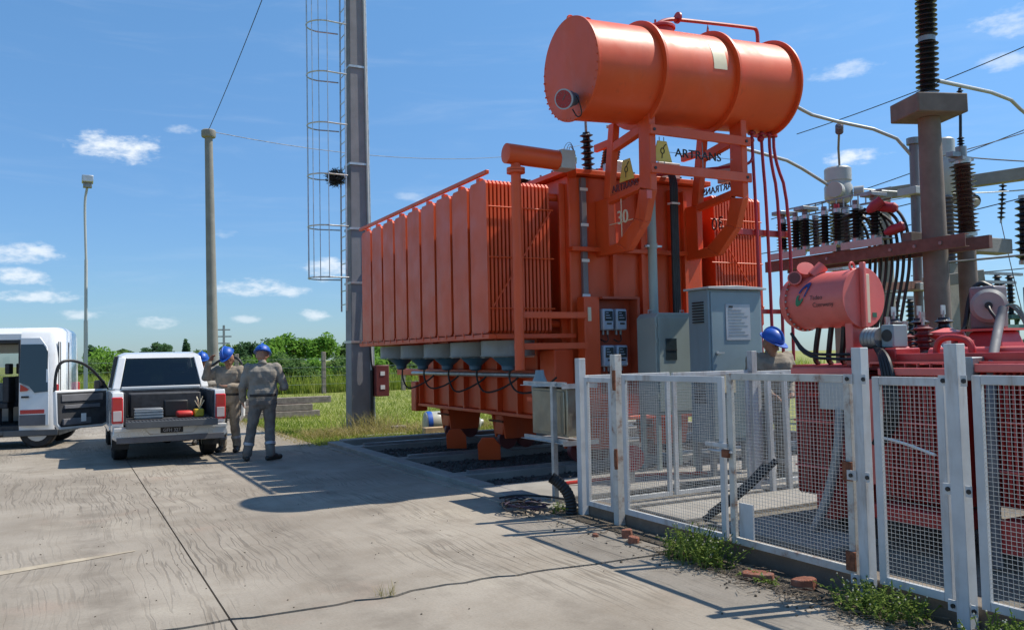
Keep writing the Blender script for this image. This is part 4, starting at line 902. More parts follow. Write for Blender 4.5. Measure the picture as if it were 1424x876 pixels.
# column A with its flat head and the big dark arrester
cA = thing('concrete_column', 'tall brown-grey concrete column carrying the big black insulator', 'column', (12.3, 8.79, 0), 'switchyard columns')
MB().cyl((12.33, 8.80, -.1), (12.15, 8.68, 5.18), .215, .165, n=26).build('shaft', MT['conc_warm'], cA)
q = MB(); M = Matrix.Translation((12.14, 8.68, 5.18)) @ Matrix.Rotation(R(-20), 4, 'Z'); q.box(-.42, .42, -.38, .38, 0, .30, M=M); q.build('head', MT['conc_warm'], cA, bevel=.02)
ins = thing('post_insulator', 'big black ribbed insulator standing on the tall concrete column', 'insulator', (12.13, 8.67, 5.48), 'large insulators')
q = MB(); shed(q, (12.13, 8.67, 5.56), (12.11, 8.63, 6.40), .105, .175, 10); q.build('lower_stack', MT['porcelain_dark'], ins)
q = MB(); shed(q, (12.11, 8.63, 6.46), (12.09, 8.59, 7.6), .10, .165, 15); q.build('upper_stack', MT['porcelain_dark'], ins)
q = MB(); q.cyl((12.13, 8.67, 5.48), (12.13, 8.67, 5.57), .15, n=16); q.cyl((12.11, 8.63, 6.39), (12.11, 8.63, 6.47), .13, n=16); q.build('fitting', MT['grey_steel'], ins)
# column B with brown insulator
cB = thing('concrete_column', 'shorter brown concrete column under the brown ribbed insulator', 'column', (13.72, 9.18, 0), 'switchyard columns')
MB().cyl((13.74, 9.18, -.1), (13.62, 9.14, 3.32), .165, .145, n=22).build('shaft', MT['conc_warm'], cB)
ib = insulator('post_insulator', 'brown ribbed insulator on the shorter column, beneath a thin black rod', (13.63, 9.12, 3.48), (13.55, 9.10, 4.66), .12, .205, 17, 'porcelain', group='large insulators', alt=.12)
q = MB(); q.box(13.40, 13.70, 8.98, 9.24, 4.70, 4.76); q.cyl((13.54, 9.1, 4.74), (13.54, 9.1, 4.95), .09, n=12); q.box(13.25, 13.5, 9.05, 9.18, 4.76, 4.84); q.build('terminal', MT['grey_steel'], ib)
q = MB(); q.tube([(13.53, 9.10, 4.9), (13.52, 9.07, 5.4), (13.51, 9.05, 5.95)], .025, 8); shed(q, (13.53, 9.09, 4.93), (13.53, 9.09, 5.12), .03, .06, 4); shed(q, (13.51, 9.05, 5.74), (13.51, 9.05, 5.92), .03, .055, 4); q.build('dropper', MT['porcelain_dark'], ib)
# rust-brown beam carrying arresters
bm_ = thing('steel_beam', 'long rust-brown channel beam bolted across the concrete columns', 'beam', (11.95, 10, 3.05))
q = MB(); q.box(11.90, 11.915, 8.0, 12.1, 3.04, 3.24); q.box(11.915, 12.0, 8.0, 12.1, 3.225, 3.24); q.box(11.915, 12.0, 8.0, 12.1, 3.04, 3.055); q.build('channel', MT['rust_beam'], bm_)
q = MB(); q.box(12.48, 12.56, 8.0, 12.1, 3.04, 3.24); q.build('channel', MT['rust_beam'], bm_)
for y in (8.4, 8.85, 9.3, 10.6): MB().cyl((11.88, y, 3.14), (11.90, y, 3.14), .03, n=6).build('bolt', MT['grey_steel'], bm_)
q = MB(); q.box(12.0, 13.7, 8.98, 9.16, 3.25, 3.40); q.build('bracket', MT['conc_warm'], bm_, bevel=.01)
q = MB(); q.box(13.3, 14.8, 9.06, 9.36, 3.16, 3.42); o = q.build('concrete_beam', MT['conc'], bevel=.015); tag(o, 'short grey concrete beam end behind the shorter column', 'beam')
for y0, y1 in ((9.42, 10.26), (10.36, 10.95), (11.05, 11.95)):
    q = MB(); q.box(11.86, 11.872, y0, y1, 3.245, 3.37); q.box(11.872, 12.2, y0, y1, 3.358, 3.37); q.build('bracket', MT['pale_grey'], bm_)
ys = (11.76, 11.44, 11.2, 10.76, 10.48, 10.08, 9.70)
names = ('leftmost', 'second from the left', 'third from the left', 'middle', 'third from the right', 'second from the right', 'rightmost')
for i, y in enumerate(ys):
    o = insulator('surge_arrester', names[i]+' dark ribbed arrester in the row on the rust-brown beam', (12.05, y, 3.44), (12.05, y-.01, 3.95), .055, .125, 9, 'porcelain_dark', 'arrester', 'arresters on the beam')
    MB().cyl((12.05, y, 4.02), (12.05, y, 4.10), .05, n=10).build('terminal', MT['porcelain_grey'] if i != 4 else MT['darkred'], o)
for i, y in enumerate((11.62, 11.30, 10.60, 10.30)):
    o = insulator('support_insulator', ('pale ribbed insulator at the far end of the row behind the arresters', 'pale ribbed insulator behind the left arresters', 'pale ribbed insulator behind the middle arresters', 'pale ribbed insulator beneath the white instrument transformer')[i], (12.42, y, 3.42), (12.42, y, 3.98), .05, .11, 9, 'porcelain_grey', 'insulator', 'pale insulators behind the beam')
# terminal bars and ladder-like busbar frame
q = MB()
for y in [9.8+.16*k for k in range(13)]: q.box(12.36, 12.38, y-.008, y+.008, 4.08, 4.26)
q.box(12.36, 12.385, 9.6, 11.95, 4.06, 4.085); q.box(12.36, 12.385, 9.6, 11.95, 4.25, 4.275); o = q.build('busbar_rack', MT['grey_steel']); tag(o, 'dark ladder-like busbar rack running above the arresters', 'busbar rack')
for i, (y, l) in enumerate(((11.75, 'dark bar clamp on the leftmost arrester'), (11.2, 'dark bar clamp on the third arrester'), (9.72, 'dark bar clamp on the rightmost arrester'))):
    o = MB().box(11.9, 12.3, y-.10, y+.14, 4.10, 4.17).build('bar_clamp', MT['grey_steel'], bevel=.01); tag(o, l, 'clamp', 'bar clamps')
# cables with red terminations looping down behind the beam
for i in range(8):
    y = 9.30+.11*i; top = 3.92-.06*(i % 3)
    o = MB().tube(smooth_path([(12.0, y+.35, 3.95-.02*i), (12.15, y+.1, top), (12.2, y-.12, 3.55), (12.22, y-.12, 2.9), (12.15, y-.02, 2.3), (12.0, y+.12, 1.2), (11.9, y+.2, .0)], 3), .026, 10).build('power_cable', MT['black'])
    tag(o, ('rightmost', 'second from right', 'third from right', 'fourth from right', 'fourth from left', 'third from left', 'second from left', 'leftmost')[i]+' thick black power cable looping down from the rust-brown beam', 'cable', 'power cables off the beam')
for i, (a, b, l) in enumerate((((11.98, 9.62, 3.92), (12.12, 9.30, 3.84), 'upper dark red cable boot beside the steel post'), ((12.0, 9.48, 3.44), (12.18, 9.22, 3.55), 'lower dark red cable boot beside the steel post'), ((11.75, 9.60, 3.80), (11.85, 9.44, 3.94), 'dark red cable boot beside the rightmost arrester'))):
    a, b = Vector(a), Vector(b); d = b-a; q = MB(); q.lathe([(.03, 0), (.07, .06), (.09, .14), (.08, .24), (.09, .30), (.05, d.length)], a, d, 14); o = q.build('cable_boot', MT['darkred']); tag(o, l, 'cable boot', 'cable boots')
# instrument transformers (white heads)
ct = thing('instrument_transformer', 'white drum-headed instrument transformer above the arrester row', 'transformer', (13.7, 11.85, 0), 'white instrument transformers')
q = MB(); q.lathe([(.16, 0), (.24, .06), (.27, .12), (.27, .34), (.24, .40), (.24, .44), (.26, .46), (.26, .70), (.23, .73), (.05, .74)], (13.7, 11.85, 4.44), n=28); q.build('head', MT['pale_grey'], ct)
q = MB(); q.cyl((13.52, 11.72, 4.68), (13.30, 11.60, 4.66), .15, n=20); q.cyl((13.85, 11.6, 4.66), (13.95, 11.45, 4.66), .10, n=14); q.build('terminal_drum', MT['pale_grey'], ct)
q = MB(); shed(q, (13.7, 11.85, 3.4), (13.7, 11.85, 4.44), .13, .20, 14); q.build('insulator', MT['porcelain_grey'], ct); MB().box(13.5, 13.9, 11.65, 12.05, 3.1, 3.4).build('base', MT['galv'], ct); MB().box(13.58, 13.82, 11.73, 11.97, 0, 3.1).build('pedestal', MT['conc'], ct)
vt = thing('instrument_transformer', 'white instrument transformer half hidden behind the tall concrete column', 'transformer', (15.56, 10.84, 0), 'white instrument transformers')
q = MB(); q.lathe([(.12, 0), (.30, .30), (.32, .62), (.30, .66), (.30, .70)], (15.56, 10.84, 4.55), n=26); q.lathe([(.22, 0), (.22, .42), (.19, .45)], (15.56, 10.84, 5.25), n=24); q.build('head', MT['pale_grey'], vt)
q = MB(); shed(q, (15.56, 10.84, 3.2), (15.56, 10.84, 4.55), .13, .21, 16); q.build('insulator', MT['porcelain_grey'], vt); MB().box(15.4, 15.72, 10.7, 11.0, 0, 3.2).build('pedestal', MT['conc'], vt)
MB().cyl((15.80, 10.72, 4.95), (15.92, 10.66, 4.92), .09, n=14).build('terminal_drum', MT['pale_grey'], vt)
# steel post with collars
sp = thing('steel_post', 'slim grey-green steel post just left of the tall concrete column', 'post', (14.25, 10.6, 0))
MB().cyl((14.25, 10.6, 0), (14.14, 10.44, 5.4), .085, n=14).build('shaft', MT['porcelain_grey'], sp)
MB().cyl((14.14, 10.44, 5.36), (14.14, 10.44, 5.48), .13, n=14).build('cap', MT['grey_steel'], sp)
for z in (4.4, 2.6): MB().box(13.95, 14.40, 10.3, 10.7, z, z+.14).build('collar', MT['pale_grey'], sp, bevel=.01)
q = MB(); q.bar((12.6, 10.2, 2.62), (14.2, 10.5, 2.72), .12, .14); o = q.build('steel_beam', MT['rust_beam']); tag(o, 'short rust-brown beam below, meeting the steel post', 'beam')
o = MB().bar((14.3, 10.5, 2.75), (15.6, 10.2, 2.9), .2, .22).build('concrete_beam', MT['conc'], bevel=.01); tag(o, 'short grey concrete beam behind the tall column', 'beam')
o = MB().bar((17.6, 14.2, 5.30), (17.6, 9.2, 5.02), .24, .26).build('concrete_beam', MT['conc'], bevel=.015); tag(o, 'long pale concrete gantry beam behind the brown insulator', 'beam')
for x, y in ((17.6, 13.9), (17.6, 7.9)):
    o = MB().cyl((x, y, -.1), (x, y, 5.3), .20, .17, n=16).build('gantry_column', MT['conc']); tag(o, 'grey concrete gantry column behind the tall brown column' if y > 10 else 'grey concrete gantry column beyond the right edge of the yard', 'column', 'gantry columns')
# tubular busbars
def busbar(pts, r, label):
    o = MB().tube(smooth_path(pts, 1), r, 10).build('busbar', MT['alu']); tag(o, label, 'busbar', 'tubular busbars')
busbar([(9.6, 11.6, 6.2), (11.06, 10.9, 6.08), (11.45, 10.71, 5.82), (12.12, 10.92, 5.78), (13.78, 10.63, 5.59), (14.11, 10.47, 5.15)], .032, 'silver tube busbar bending from behind the conservator to the steel post')
busbar([(8.45, 12.3, 5.55), (9.09, 11.96, 5.62), (11.8, 11.69, 5.19), (12.48, 11.9, 5.2), (13.45, 11.75, 4.72)], .032, 'silver tube busbar bending down to the white drum-headed transformer')
busbar([(12.28, 8.58, 5.77), (14.71, 8.98, 5.95), (15.48, 9.15, 5.78), (16.66, 9.12, 5.32), (17.2, 9.1, 5.2)], .032, 'silver tube busbar leaving the big black insulator to the right')
for k, (a, b) in enumerate((((12.74, 10.94, 5.70), (13.70, 11.80, 5.12)),)):
    q = MB(); q.tube([a, ((a[0]+b[0])/2-.03, (a[1]+b[1])/2, (a[2]+b[2])/2), b], .022, 8); av = Vector(a); dv = (Vector(b)-av).normalized(); shed(q, av, av+dv*.22, .03, .075, 4); q.build('dropper', MT['porcelain_grey'], ct)
# strain insulators under the gantry beam
for a, b, l in (((17.5, 12.0, 5.0), (16.9, 11.1, 4.56), 'dark strain insulator string slanting beside the brown insulator'), ((17.5, 10.1, 4.95), (17.45, 9.75, 4.6), 'dark strain insulator string near the right edge'), ((18.57, 11.52, 5.15), (18.53, 11.58, 4.35), 'thin hanging insulator string right of the brown insulator'), ((15.1, 9.0, 4.15), (15.1, 9.05, 3.05), 'dark ribbed insulator cut by the right edge')):
    thin = 'thin' in l
    insulator('insulator_string', l, a, b, .02 if thin else .07, .085 if thin else .15, 9 if not thin else 8, 'porcelain_dark', group='insulator strings')
# wires across the sky
def wire(pts, label, r=.012, sag=0.0, mt='black'):
    P = []
    a, b = Vector(pts[0]), Vector(pts[-1])
    for i in range(17):
        t = i/16; p = a.lerp(b, t); p.z -= sag*4*t*(1-t); P.append(p)
    o = MB().tube(P, r, 5).build('overhead_wire', MT[mt]); tag(o, label, 'wire', 'overhead wires')
wire([(4.31, 30.12, 9.45), (4.9, 14.0, 13.6)], 'thin wire rising from the round pole top out of the picture', .012, .3)
wire([(4.31, 30.12, 9.42), (26, 40, 13.4)], 'thin wire leading right from the round pole top behind the ladder pole', .012, .9)
wire([(20.0, 18.8, 8.2), (21.9, 9.2, 9.7)], 'wire crossing the upper right sky behind the black insulator', .014, .2)
wire([(16.5, 16.5, 5.0), (24, 10.5, 8.3)], 'wire crossing the sky below the upper right wire', .012, .2)
wire([(15.0, 15.6, 4.3), (20.5, 9.3, 6.0)], 'wire passing just behind the white instrument heads', .012, .15)
wire([(15.0, 15.6, 3.9), (19.5, 9.0, 5.2)], 'lower wire passing behind the white instrument heads', .012, .15)
wire([(13.95, 11.5, 4.7), (17.6, 10.4, 4.75)], 'pale wire from the drum-headed transformer to the gantry', .014, .08, 'galv')
wire([(13.6, 9.1, 4.78), (18.0, 8.5, 4.95)], 'wire leading right from the brown insulator top', .012, .05)
wire([(12.4, 9.0, 2.9), (17.0, 8.6, 3.35)], 'low black wire running right of the shorter column', .02, .02)
wire([(12.5, 11.4, 2.55), (14.2, 10.5, 2.62)], 'low black wire running behind the cables to the steel post', .016, .02)
wire([(18.53, 11.58, 4.3), (17.2, 10.4, 2.2)], 'thin wire dropping from the hanging insulator string', .010, .05)
wire([(14.1, 10.5, 5.0), (19.0, 8.6, 6.6)], 'wire rising right from the steel post head', .010, .1)
wire([(13.9, 13.2, 4.5), (17.6, 12.6, 5.1)], 'short wire between the drum-headed transformer and the gantry', .010, .06)
wire([(17.3, 13.5, 3.6), (19.8, 9.6, 3.9)], 'low wire behind the brown insulator', .012, .1)
wire([(17.3, 13.0, 3.2), (20.5, 9.8, 3.5)], 'lowest wire behind the shorter column', .012, .1)
# distant switchyard bits on the right
def far_support(x, y, h, label):
    th = thing('equipment_stand', label, 'equipment stand', (x, y, 0), 'far equipment stands')
    q = MB()
    for dx, dy in ((-.25, -.25), (.25, -.25), (.25, .25), (-.25, .25)): q.bar((x+dx, y+dy, 0), (x+dx*.8, y+dy*.8, h), .08, .08)
    for k in range(4): q.bar((x-.25, y-.25, h*k/4), (x+.25, y-.25, h*(k+1)/4), .05, .05); q.bar((x-.25, y+.25, h*k/4), (x-.25, y-.25, h*(k+1)/4), .05, .05)
    q.box(x-.5, x+.5, y-.5, y+.5, h, h+.12); q.build('lattice', MT['verdigris'], th)
    for dx in (-.3, .3):
        q = MB(); shed(q, (x+dx, y, h+.12), (x+dx, y, h+1.3), .07, .13, 10); q.build('insulator', MT['porcelain_dark'], th)
    MB().box(x-.9, x+.9, y-.04, y+.04, h+1.3, h+1.38).build('top_bar', MT['grey_steel'], th)
for i, (x, y, h) in enumerate(((23.3, 14.8, 2.0), (24.3, 15.2, 2.3), (19.2, 14.7, 1.5), (17.6, 14.1, 1.6), (22.3, 14.6, 1.7))):
    far_support(x, y, h, ('green-grey lattice stand right of the cable disc', 'green-grey lattice stand at the right edge', 'green-grey lattice stand behind the tall column', 'far green-grey lattice stand behind the cables', 'lattice stand between the shorter column and the cable disc')[i])
MB_ = MB().box(24.2, 25.0, 14.0, 14.6, 1.9, 3.2).build('kiosk', MT['grey_steel'], bevel=.03); tag(MB_, 'far grey equipment box at the right edge', 'cabinet')
MB().box(24.4, 24.8, 14.1, 14.5, -.06, 1.9).build('stand', MT['grey_steel'], MB_)

# ================================================================ POLES ON THE LEFT
bp = thing('ladder_pole', 'massive grey H-section concrete pole with a caged ladder', 'pole', (5.78, 18.3, 0))
q = MB(); zt_ = 14.0
def ringH(w, d, z): return [(5.78-w/2, 18.3-d/2, z), (5.78+w/2, 18.3-d/2, z), (5.78+w/2, 18.3+d/2, z), (5.78-w/2, 18.3+d/2, z)]
q.loft([ringH(.50, .46, -.2), ringH(.30, .30, zt_)]); q.build('shaft', MT['pole_grey'], bp, bevel=.02)
q = MB(); q.cyl((6.00, 18.05, 0), (5.90, 18.14, zt_), .028, n=10); q.build('conduit', MT['pale_grey'], bp); q = MB(); q.cyl((6.07, 18.12, 0), (5.95, 18.2, zt_), .022, n=8); q.build('conduit', MT['galv'], bp)
for z in (1.9, 3.2, 4.4, 5.85, 8.05, 10.2):
    q = MB(); w_ = .50-.2*z/zt_+.03; q.box(5.78-w_/2, 5.78+w_/2, 18.3-w_/2, 18.3+w_/2, z, z+.05); q.build('band', MT['galv'], bp)
cg = MB(); lx, ly = 5.36, 18.22
for y in (18.04, 18.44): cg.bar((lx+.08, y, 2.6), (lx+.14, y, 14), .03, .03)
cg.build('ladder_rail', MT['galv'], bp)
for k in range(36):
    z = 2.75+.30*k; MB().cyl((lx+.08+.004*k/3, 18.04, z), (lx+.08+.004*k/3, 18.44, z), .011, n=6).build('rung', MT['galv'], bp)
def hoop(z): 
    pts = [(lx+.12, 17.86, z)]+[(lx-.28+.38*math.cos(a), 18.24+.38*math.sin(a), z) for a in [R(290-20*i) for i in range(12)]]+[(lx+.12, 18.62, z)]
    return pts
for i in range(10):
    z = 3.32+1.12*i; q = MB(); pts = [(lx+.10, 17.92, z)]+[(lx-.34+.36*math.cos(R(-70-20*k)), 18.24+.36*math.sin(R(-70-20*k)), z) for k in range(12)]+[(lx+.10, 18.56, z)]
    q.tube(smooth_path(pts, 1), .016, 6); q.build('cage_hoop', MT['galv'], bp)
for ang in (-90, -145, 180, 145, 90):
    x, y = lx-.34+.36*math.cos(R(ang)), 18.24+.36*math.sin(R(ang)); MB().bar((x, y, 3.30), (x, y, 14), .03, .012).build('cage_strap', MT['galv'], bp)
random.seed(5); q = MB()
for i in range(420):
    a = Vector((random.gauss(0, 1), random.gauss(0, 1), random.gauss(0, 1))).normalized()*random.uniform(.05, .19); d = Vector((random.gauss(0, 1), random.gauss(0, 1), random.gauss(0, .6))).normalized()*.11
    c = Vector((5.27, 18.2, 5.55)); q.bar(c+a-d, c+a+d, .008, .008)
o = q.build('bird_nest', MT['black'], ang=0); tag(o, 'dark twiggy bird nest lodged in the ladder cage', 'nest')
rb = thing('switch_box', 'maroon electrical box with two white labels on the ladder pole', 'switch box', (6.12, 17.9, .7))
MB().box(6.02, 6.32, 17.85, 18.1, .72, 1.40).build('case', MT['maroon'], rb, bevel=.012)
for z in (1.22, .92): MB().box(6.12, 6.22, 17.842, 17.85, z-.045, z+.045).build('label_plate', MT['label_white'], rb)
MB().tube(smooth_path([(6.0, 18.0, 1.3), (5.95, 17.98, 1.5), (5.92, 18.03, 2.6), (5.92, 18.05, 3.6)], 2), .02, 6).build('feed_cable', MT['black'], rb); q = MB(); q.cyl((5.98, 18.02, 0), (5.98, 18.02, 1.3), .035, n=8); q.build('feed_pipe', MT['black'], rb)
rp = thing('round_pole', 'tall round concrete pole with a collar at its top behind the pickup', 'pole', (4.5, 30.5, 0))
MB().cyl((4.5, 30.5, -.1), (4.31, 30.12, 9.2), .20, .13, n=18).build('shaft', MT['conc_pole'], rp)
q = MB(); q.lathe([(.15, 0), (.22, .02), (.24, .06), (.24, .24), (.20, .28), (.1, .30)], (4.31, 30.12, 9.18), n=16); q.build('collar', MT['conc_pole'], rp)
lp = thing('street_lamp', 'slim pale lamp post with a square lamp head at the far left', 'street lamp', (.6, 31.2, 0))
q = MB(); q.cyl((.6, 31.2, -.1), (.6, 31.2, 3.0), .065, n=12); q.cyl((.6, 31.2, 3.0), (.6, 31.2, 5.0), .052, n=12); q.tube(smooth_path([(.6, 31.2, 5.0), (.56, 31.15, 6.4), (.56, 31.1, 7.0), (.62, 31.0, 7.35)], 2), .04, 10); q.build('shaft', MT['pale_grey'], lp)
MB().box(.50, .76, 30.8, 31.05, 7.35, 7.52).build('lamp_arm', MT['grey_steel'], lp, bevel=.01); MB().box(.46, .80, 30.65, 31.1, 7.5, 7.72).build('lamp_head', MT['galv'], lp, bevel=.02)
py_ = thing('pylon', 'tiny far power pylon on the horizon beside the round pole', 'pylon', (25, 157, 0)); q = MB()
q.bar((24.9, 157, -.1), (24.9, 157, 8.0), .35, .35)
for z, w_ in ((7.2, 2.2), (6.0, 2.6), (4.8, 2.0)): q.bar((24.9-w_/2, 157, z), (24.9+w_/2, 157, z), .22, .22)
q.build('mast', MT['grey_steel'], py_)

# ================================================================ PICKUP  (local frame: x right, y forward, z up; tail at y = 0)
def rrect(w, z0, z1, y, r=.1, top_w=None, n=4):
    """ring in the xz plane: bottom width w, top width top_w, rounded upper corners"""
    tw = w if top_w is None else top_w; pts = [(-w/2, y, z0), (w/2, y, z0)]
    for i in range(n+1):
        a = math.pi/2*i/n; pts.append((tw/2-r+r*math.cos(a), y, z1-r+r*math.sin(a)))
    for i in range(n+1):
        a = math.pi/2+math.pi/2*i/n; pts.append((-tw/2+r+r*math.cos(a), y, z1-r+r*math.sin(a)))
    return pts
def local_thing(name, label, cat, loc, rz, group=None, s=1.0):
    o = thing(name, label, cat, loc, group); o.rotation_euler = (0, 0, rz); o.scale = (s, s, s); WM[o.name] = Matrix.Identity(4); return o
def wheel(parent, x, y, r, w, side):
    q = MB(); q.lathe([(r*.62, -w/2), (r*.9, -w/2), (r, -w*.36), (r, w*.36), (r*.9, w/2), (r*.62, w/2)], (x, y, r), (1, 0, 0), 28, cap=False); wo = q.build('wheel', MT['rubber'], parent)
    q = MB(); q.lathe([(r*.63, -w*.42), (r*.63, w*.42)], (x, y, r), (1, 0, 0), 24); q.lathe([(r*.6, 0), (r*.5, .02*side), (r*.2, .03*side)], (x+side*w*.42, y, r), (1, 0, 0), 20); q.build('rim', MT['silver'], wo)
PU = local_thing('pickup', 'white double-cab pickup with its tailgate down and front doors open', 'pickup', (1.46, 14.30, 0), R(-.6), s=.955); PU.scale = (.90, .955, .965)
CW, IN, TG = MT['car_white'], MT['interior'], MT['trim_grey']
# bed: two side walls, floor, front wall
for s_ in (-1, 1):
    q = MB(); xo, xi = .915*s_, .74*s_
    prof = [(0.02, .62), (.0, 1.06), (.03, 1.15), (1.56, 1.15), (1.56, .48), (1.42, .48)]+[(1.06+.40*math.cos(a), .42+.40*math.sin(a)) for a in [R(12+15.6*i) for i in range(11)]]+[(.60, .50), (.10, .52)]
    q.prism(prof, min(xo, xi), max(xo, xi), 'yz'); q.build('bed_side', CW, PU, bevel=.045)
    q = MB(); q.box(min(.74*s_, .70*s_), max(.74*s_, .70*s_), .03, 1.5, .70, 1.13); q.build('bed_liner', IN, PU)
    q = MB(); q.box(min(.925*s_, .745*s_), max(.925*s_, .745*s_), -.012, .05, .66, 1.08); lt = q.build('tail_lamp', MT['lamp_red'], PU, bevel=.02)
    q = MB(); q.box(min(.90*s_, .77*s_), max(.90*s_, .77*s_), -.020, -.010, .70, .86); q.build('clear_lens', MT['lamp_white'], lt, bevel=.008)
    q = MB(); q.tube([(.86*s_, 1.06+.46*math.cos(a), .42+.46*math.sin(a)) for a in [R(-5+10*i) for i in range(20)]], .03, 6); q.build('wheel_arch', TG, PU)
MB().box(-.74, .74, .02, 1.56, .64, .70).build('bed_floor', IN, PU); MB().box(-.74, .74, 1.5, 1.56, .70, 1.14).build('bed_front', IN, PU)
tgp = MB().box(-.72, .72, -.46, -.012, .625, .69).build('tailgate', IN, PU, bevel=.015)
for k in range(24): MB().box(-.68+k*.0575, -.65+k*.0575, -.44, -.03, .69, .70).build('tailgate_rib', IN, tgp)
MB().box(-.72, .72, -.476, -.461, .60, .705).build('tailgate_edge', MT['car_grey'], tgp, bevel=.006)
# bumper with the number plate
q = MB(); q.prism([(-.93, .44), (-.90, .60), (-.42, .60), (-.34, .50), (.34, .50), (.42, .60), (.90, .60), (.93, .44), (.80, .36), (-.80, .36)], -.22, .05, 'xz'); bpR = q.build('bumper', MT['silver'], PU, bevel=.02); MB().box(-.86, .86, -.232, -.224, .365, .455).build('bumper_trim', MT['trim_grey'], bpR, bevel=.004)
q = MB(); q.prism([(-.44, .60), (.44, .60), (.35, .49), (-.35, .49)], -.245, -.222, 'xz'); q.build('bumper_step', MT['silver'], bpR, bevel=.006)
for s_ in (-1, 1): q = MB(); q.prism([(.46*s_, .60), (.90*s_, .60), (.90*s_, .545), (.50*s_, .545)], -.235, -.222, 'xz'); q.build('bumper_cap', MT['silver'], bpR, bevel=.006)
npl = MB().box(-.18, .18, -.262, -.246, .50, .585).build('number_plate', MT['ink'], bpR); text_mesh('plate_text', 'GFH 327', .075, MT['label_grey'], .002, 'CENTER', frame_M((0, -.2635, .542), (1, 0, 0), (0, 0, 1)), npl)
# cab
q = MB()
q.loft([rrect(1.80, .46, 1.16, 1.60, .10, 1.76), rrect(1.82, .40, 1.17, 2.2, .10, 1.78), rrect(1.82, .40, 1.17, 3.6, .10, 1.76)], closed=True); q.build('body', CW, PU, ang=40)
q = MB(); q.loft([rrect(1.82, .46, 1.16, 3.60, .10, 1.76), rrect(1.80, .5, 1.12, 4.2, .12, 1.64), rrect(1.76, .5, 1.06, 4.9, .14, 1.52), rrect(1.60, .5, .95, 5.15, .14, 1.36)]); q.build('bonnet', CW, PU, ang=50)
def gh(y, zb, zt2, wb, wt_): return [(-wb/2, y, zb), (wb/2, y, zb), (wt_/2, y, zt2-.05), (wt_/2-.07, y, zt2), (-wt_/2+.07, y, zt2), (-wt_/2, y, zt2-.05)]
def glass_house():
    # pillars and roof as a shell with real openings: built from bars and a roof skin
    rf = MB(); rf.loft([[(-.59, 1.84, 1.70), (.59, 1.84, 1.70), (.71, 1.86, 1.735), (.59, 1.88, 1.775), (-.59, 1.88, 1.775), (-.71, 1.86, 1.735)], [(-.65, 2.1, 1.73), (.65, 2.1, 1.73), (.745, 2.1, 1.755), (.63, 2.1, 1.805), (-.63, 2.1, 1.805), (-.745, 2.1, 1.755)], [(-.65, 2.8, 1.73), (.65, 2.8, 1.73), (.745, 2.8, 1.755), (.63, 2.8, 1.80), (-.63, 2.8, 1.80), (-.745, 2.8, 1.755)], [(-.62, 3.2, 1.66), (.62, 3.2, 1.66), (.71, 3.2, 1.68), (.61, 3.2, 1.72), (-.61, 3.2, 1.72), (-.71, 3.2, 1.68)]])
    rf.build('roof', CW, PU, ang=50)
    for s_ in (-1, 1):
        p = MB(); p.loft([[(s_*.72, 1.60, 1.16), (s_*.86, 1.62, 1.16), (s_*.86, 1.95, 1.16), (s_*.76, 1.86, 1.16)], [(s_*.61, 1.82, 1.71), (s_*.735, 1.84, 1.73), (s_*.735, 2.04, 1.74), (s_*.62, 2.0, 1.71)]]); p.build('rear_pillar', CW, PU, bevel=.015)
        p = MB(); p.bar((s_*.84, 2.72, 1.16), (s_*.73, 2.72, 1.74), .06, .10); p.build('middle_pillar', MT['car_grey'], PU)
        p = MB(); p.bar((s_*.83, 3.75, 1.16), (s_*.68, 3.2, 1.69), .07, .07); p.build('front_pillar', CW, PU, bevel=.01)
        p = MB(); p.add([(s_*.835, 1.92, 1.165), (s_*.835, 2.68, 1.165), (s_*.735, 2.68, 1.72), (s_*.74, 2.05, 1.72)], [(0, 1, 2, 3)]); p.build('side_glass', MT['glass_dark'], PU, fix=False)
    p = MB(); p.add([(-.71, 1.625, 1.19), (.71, 1.625, 1.19), (.60, 1.835, 1.69), (-.60, 1.835, 1.69)], [(0, 1, 2, 3)]); gl_ = p.build('rear_glass', MT['glass_dark'], PU, fix=False)
    p = MB(); p.add([(.25, 1.74, 1.46), (.43, 1.74, 1.46), (.43, 1.765, 1.52), (.25, 1.765, 1.52)], [(0, 1, 2, 3)]); p.build('sticker', MT['label_grey'], gl_, fix=False)
    p = MB(); p.box(-.70, .70, 1.585, 1.622, 1.15, 1.20); p.build('glass_sill', CW, PU, bevel=.01)
    p = MB(); p.add([(-.80, 3.72, 1.17), (.80, 3.72, 1.17), (.66, 3.2, 1.68), (-.66, 3.2, 1.68)], [(0, 1, 2, 3)]); p.build('windscreen', MT['glass_dark'], PU, fix=False)
glass_house()
MB().box(-.70, .70, 1.75, 3.5, 1.0, 1.175).build('cabin_floor', IN, PU)
for x in (-.38, .38):
    for y in (2.05, 2.9):
        q = MB(); q.box(x-.22, x+.22, y-.06, y+.06, 1.05, 1.42); q.box(x-.12, x+.12, y-.05, y+.04, 1.44, 1.60); q.build('seat', IN, PU, bevel=.03)
MB().box(-.75, .75, 3.35, 3.55, 1.0, 1.25).build('dashboard', IN, PU, bevel=.04)
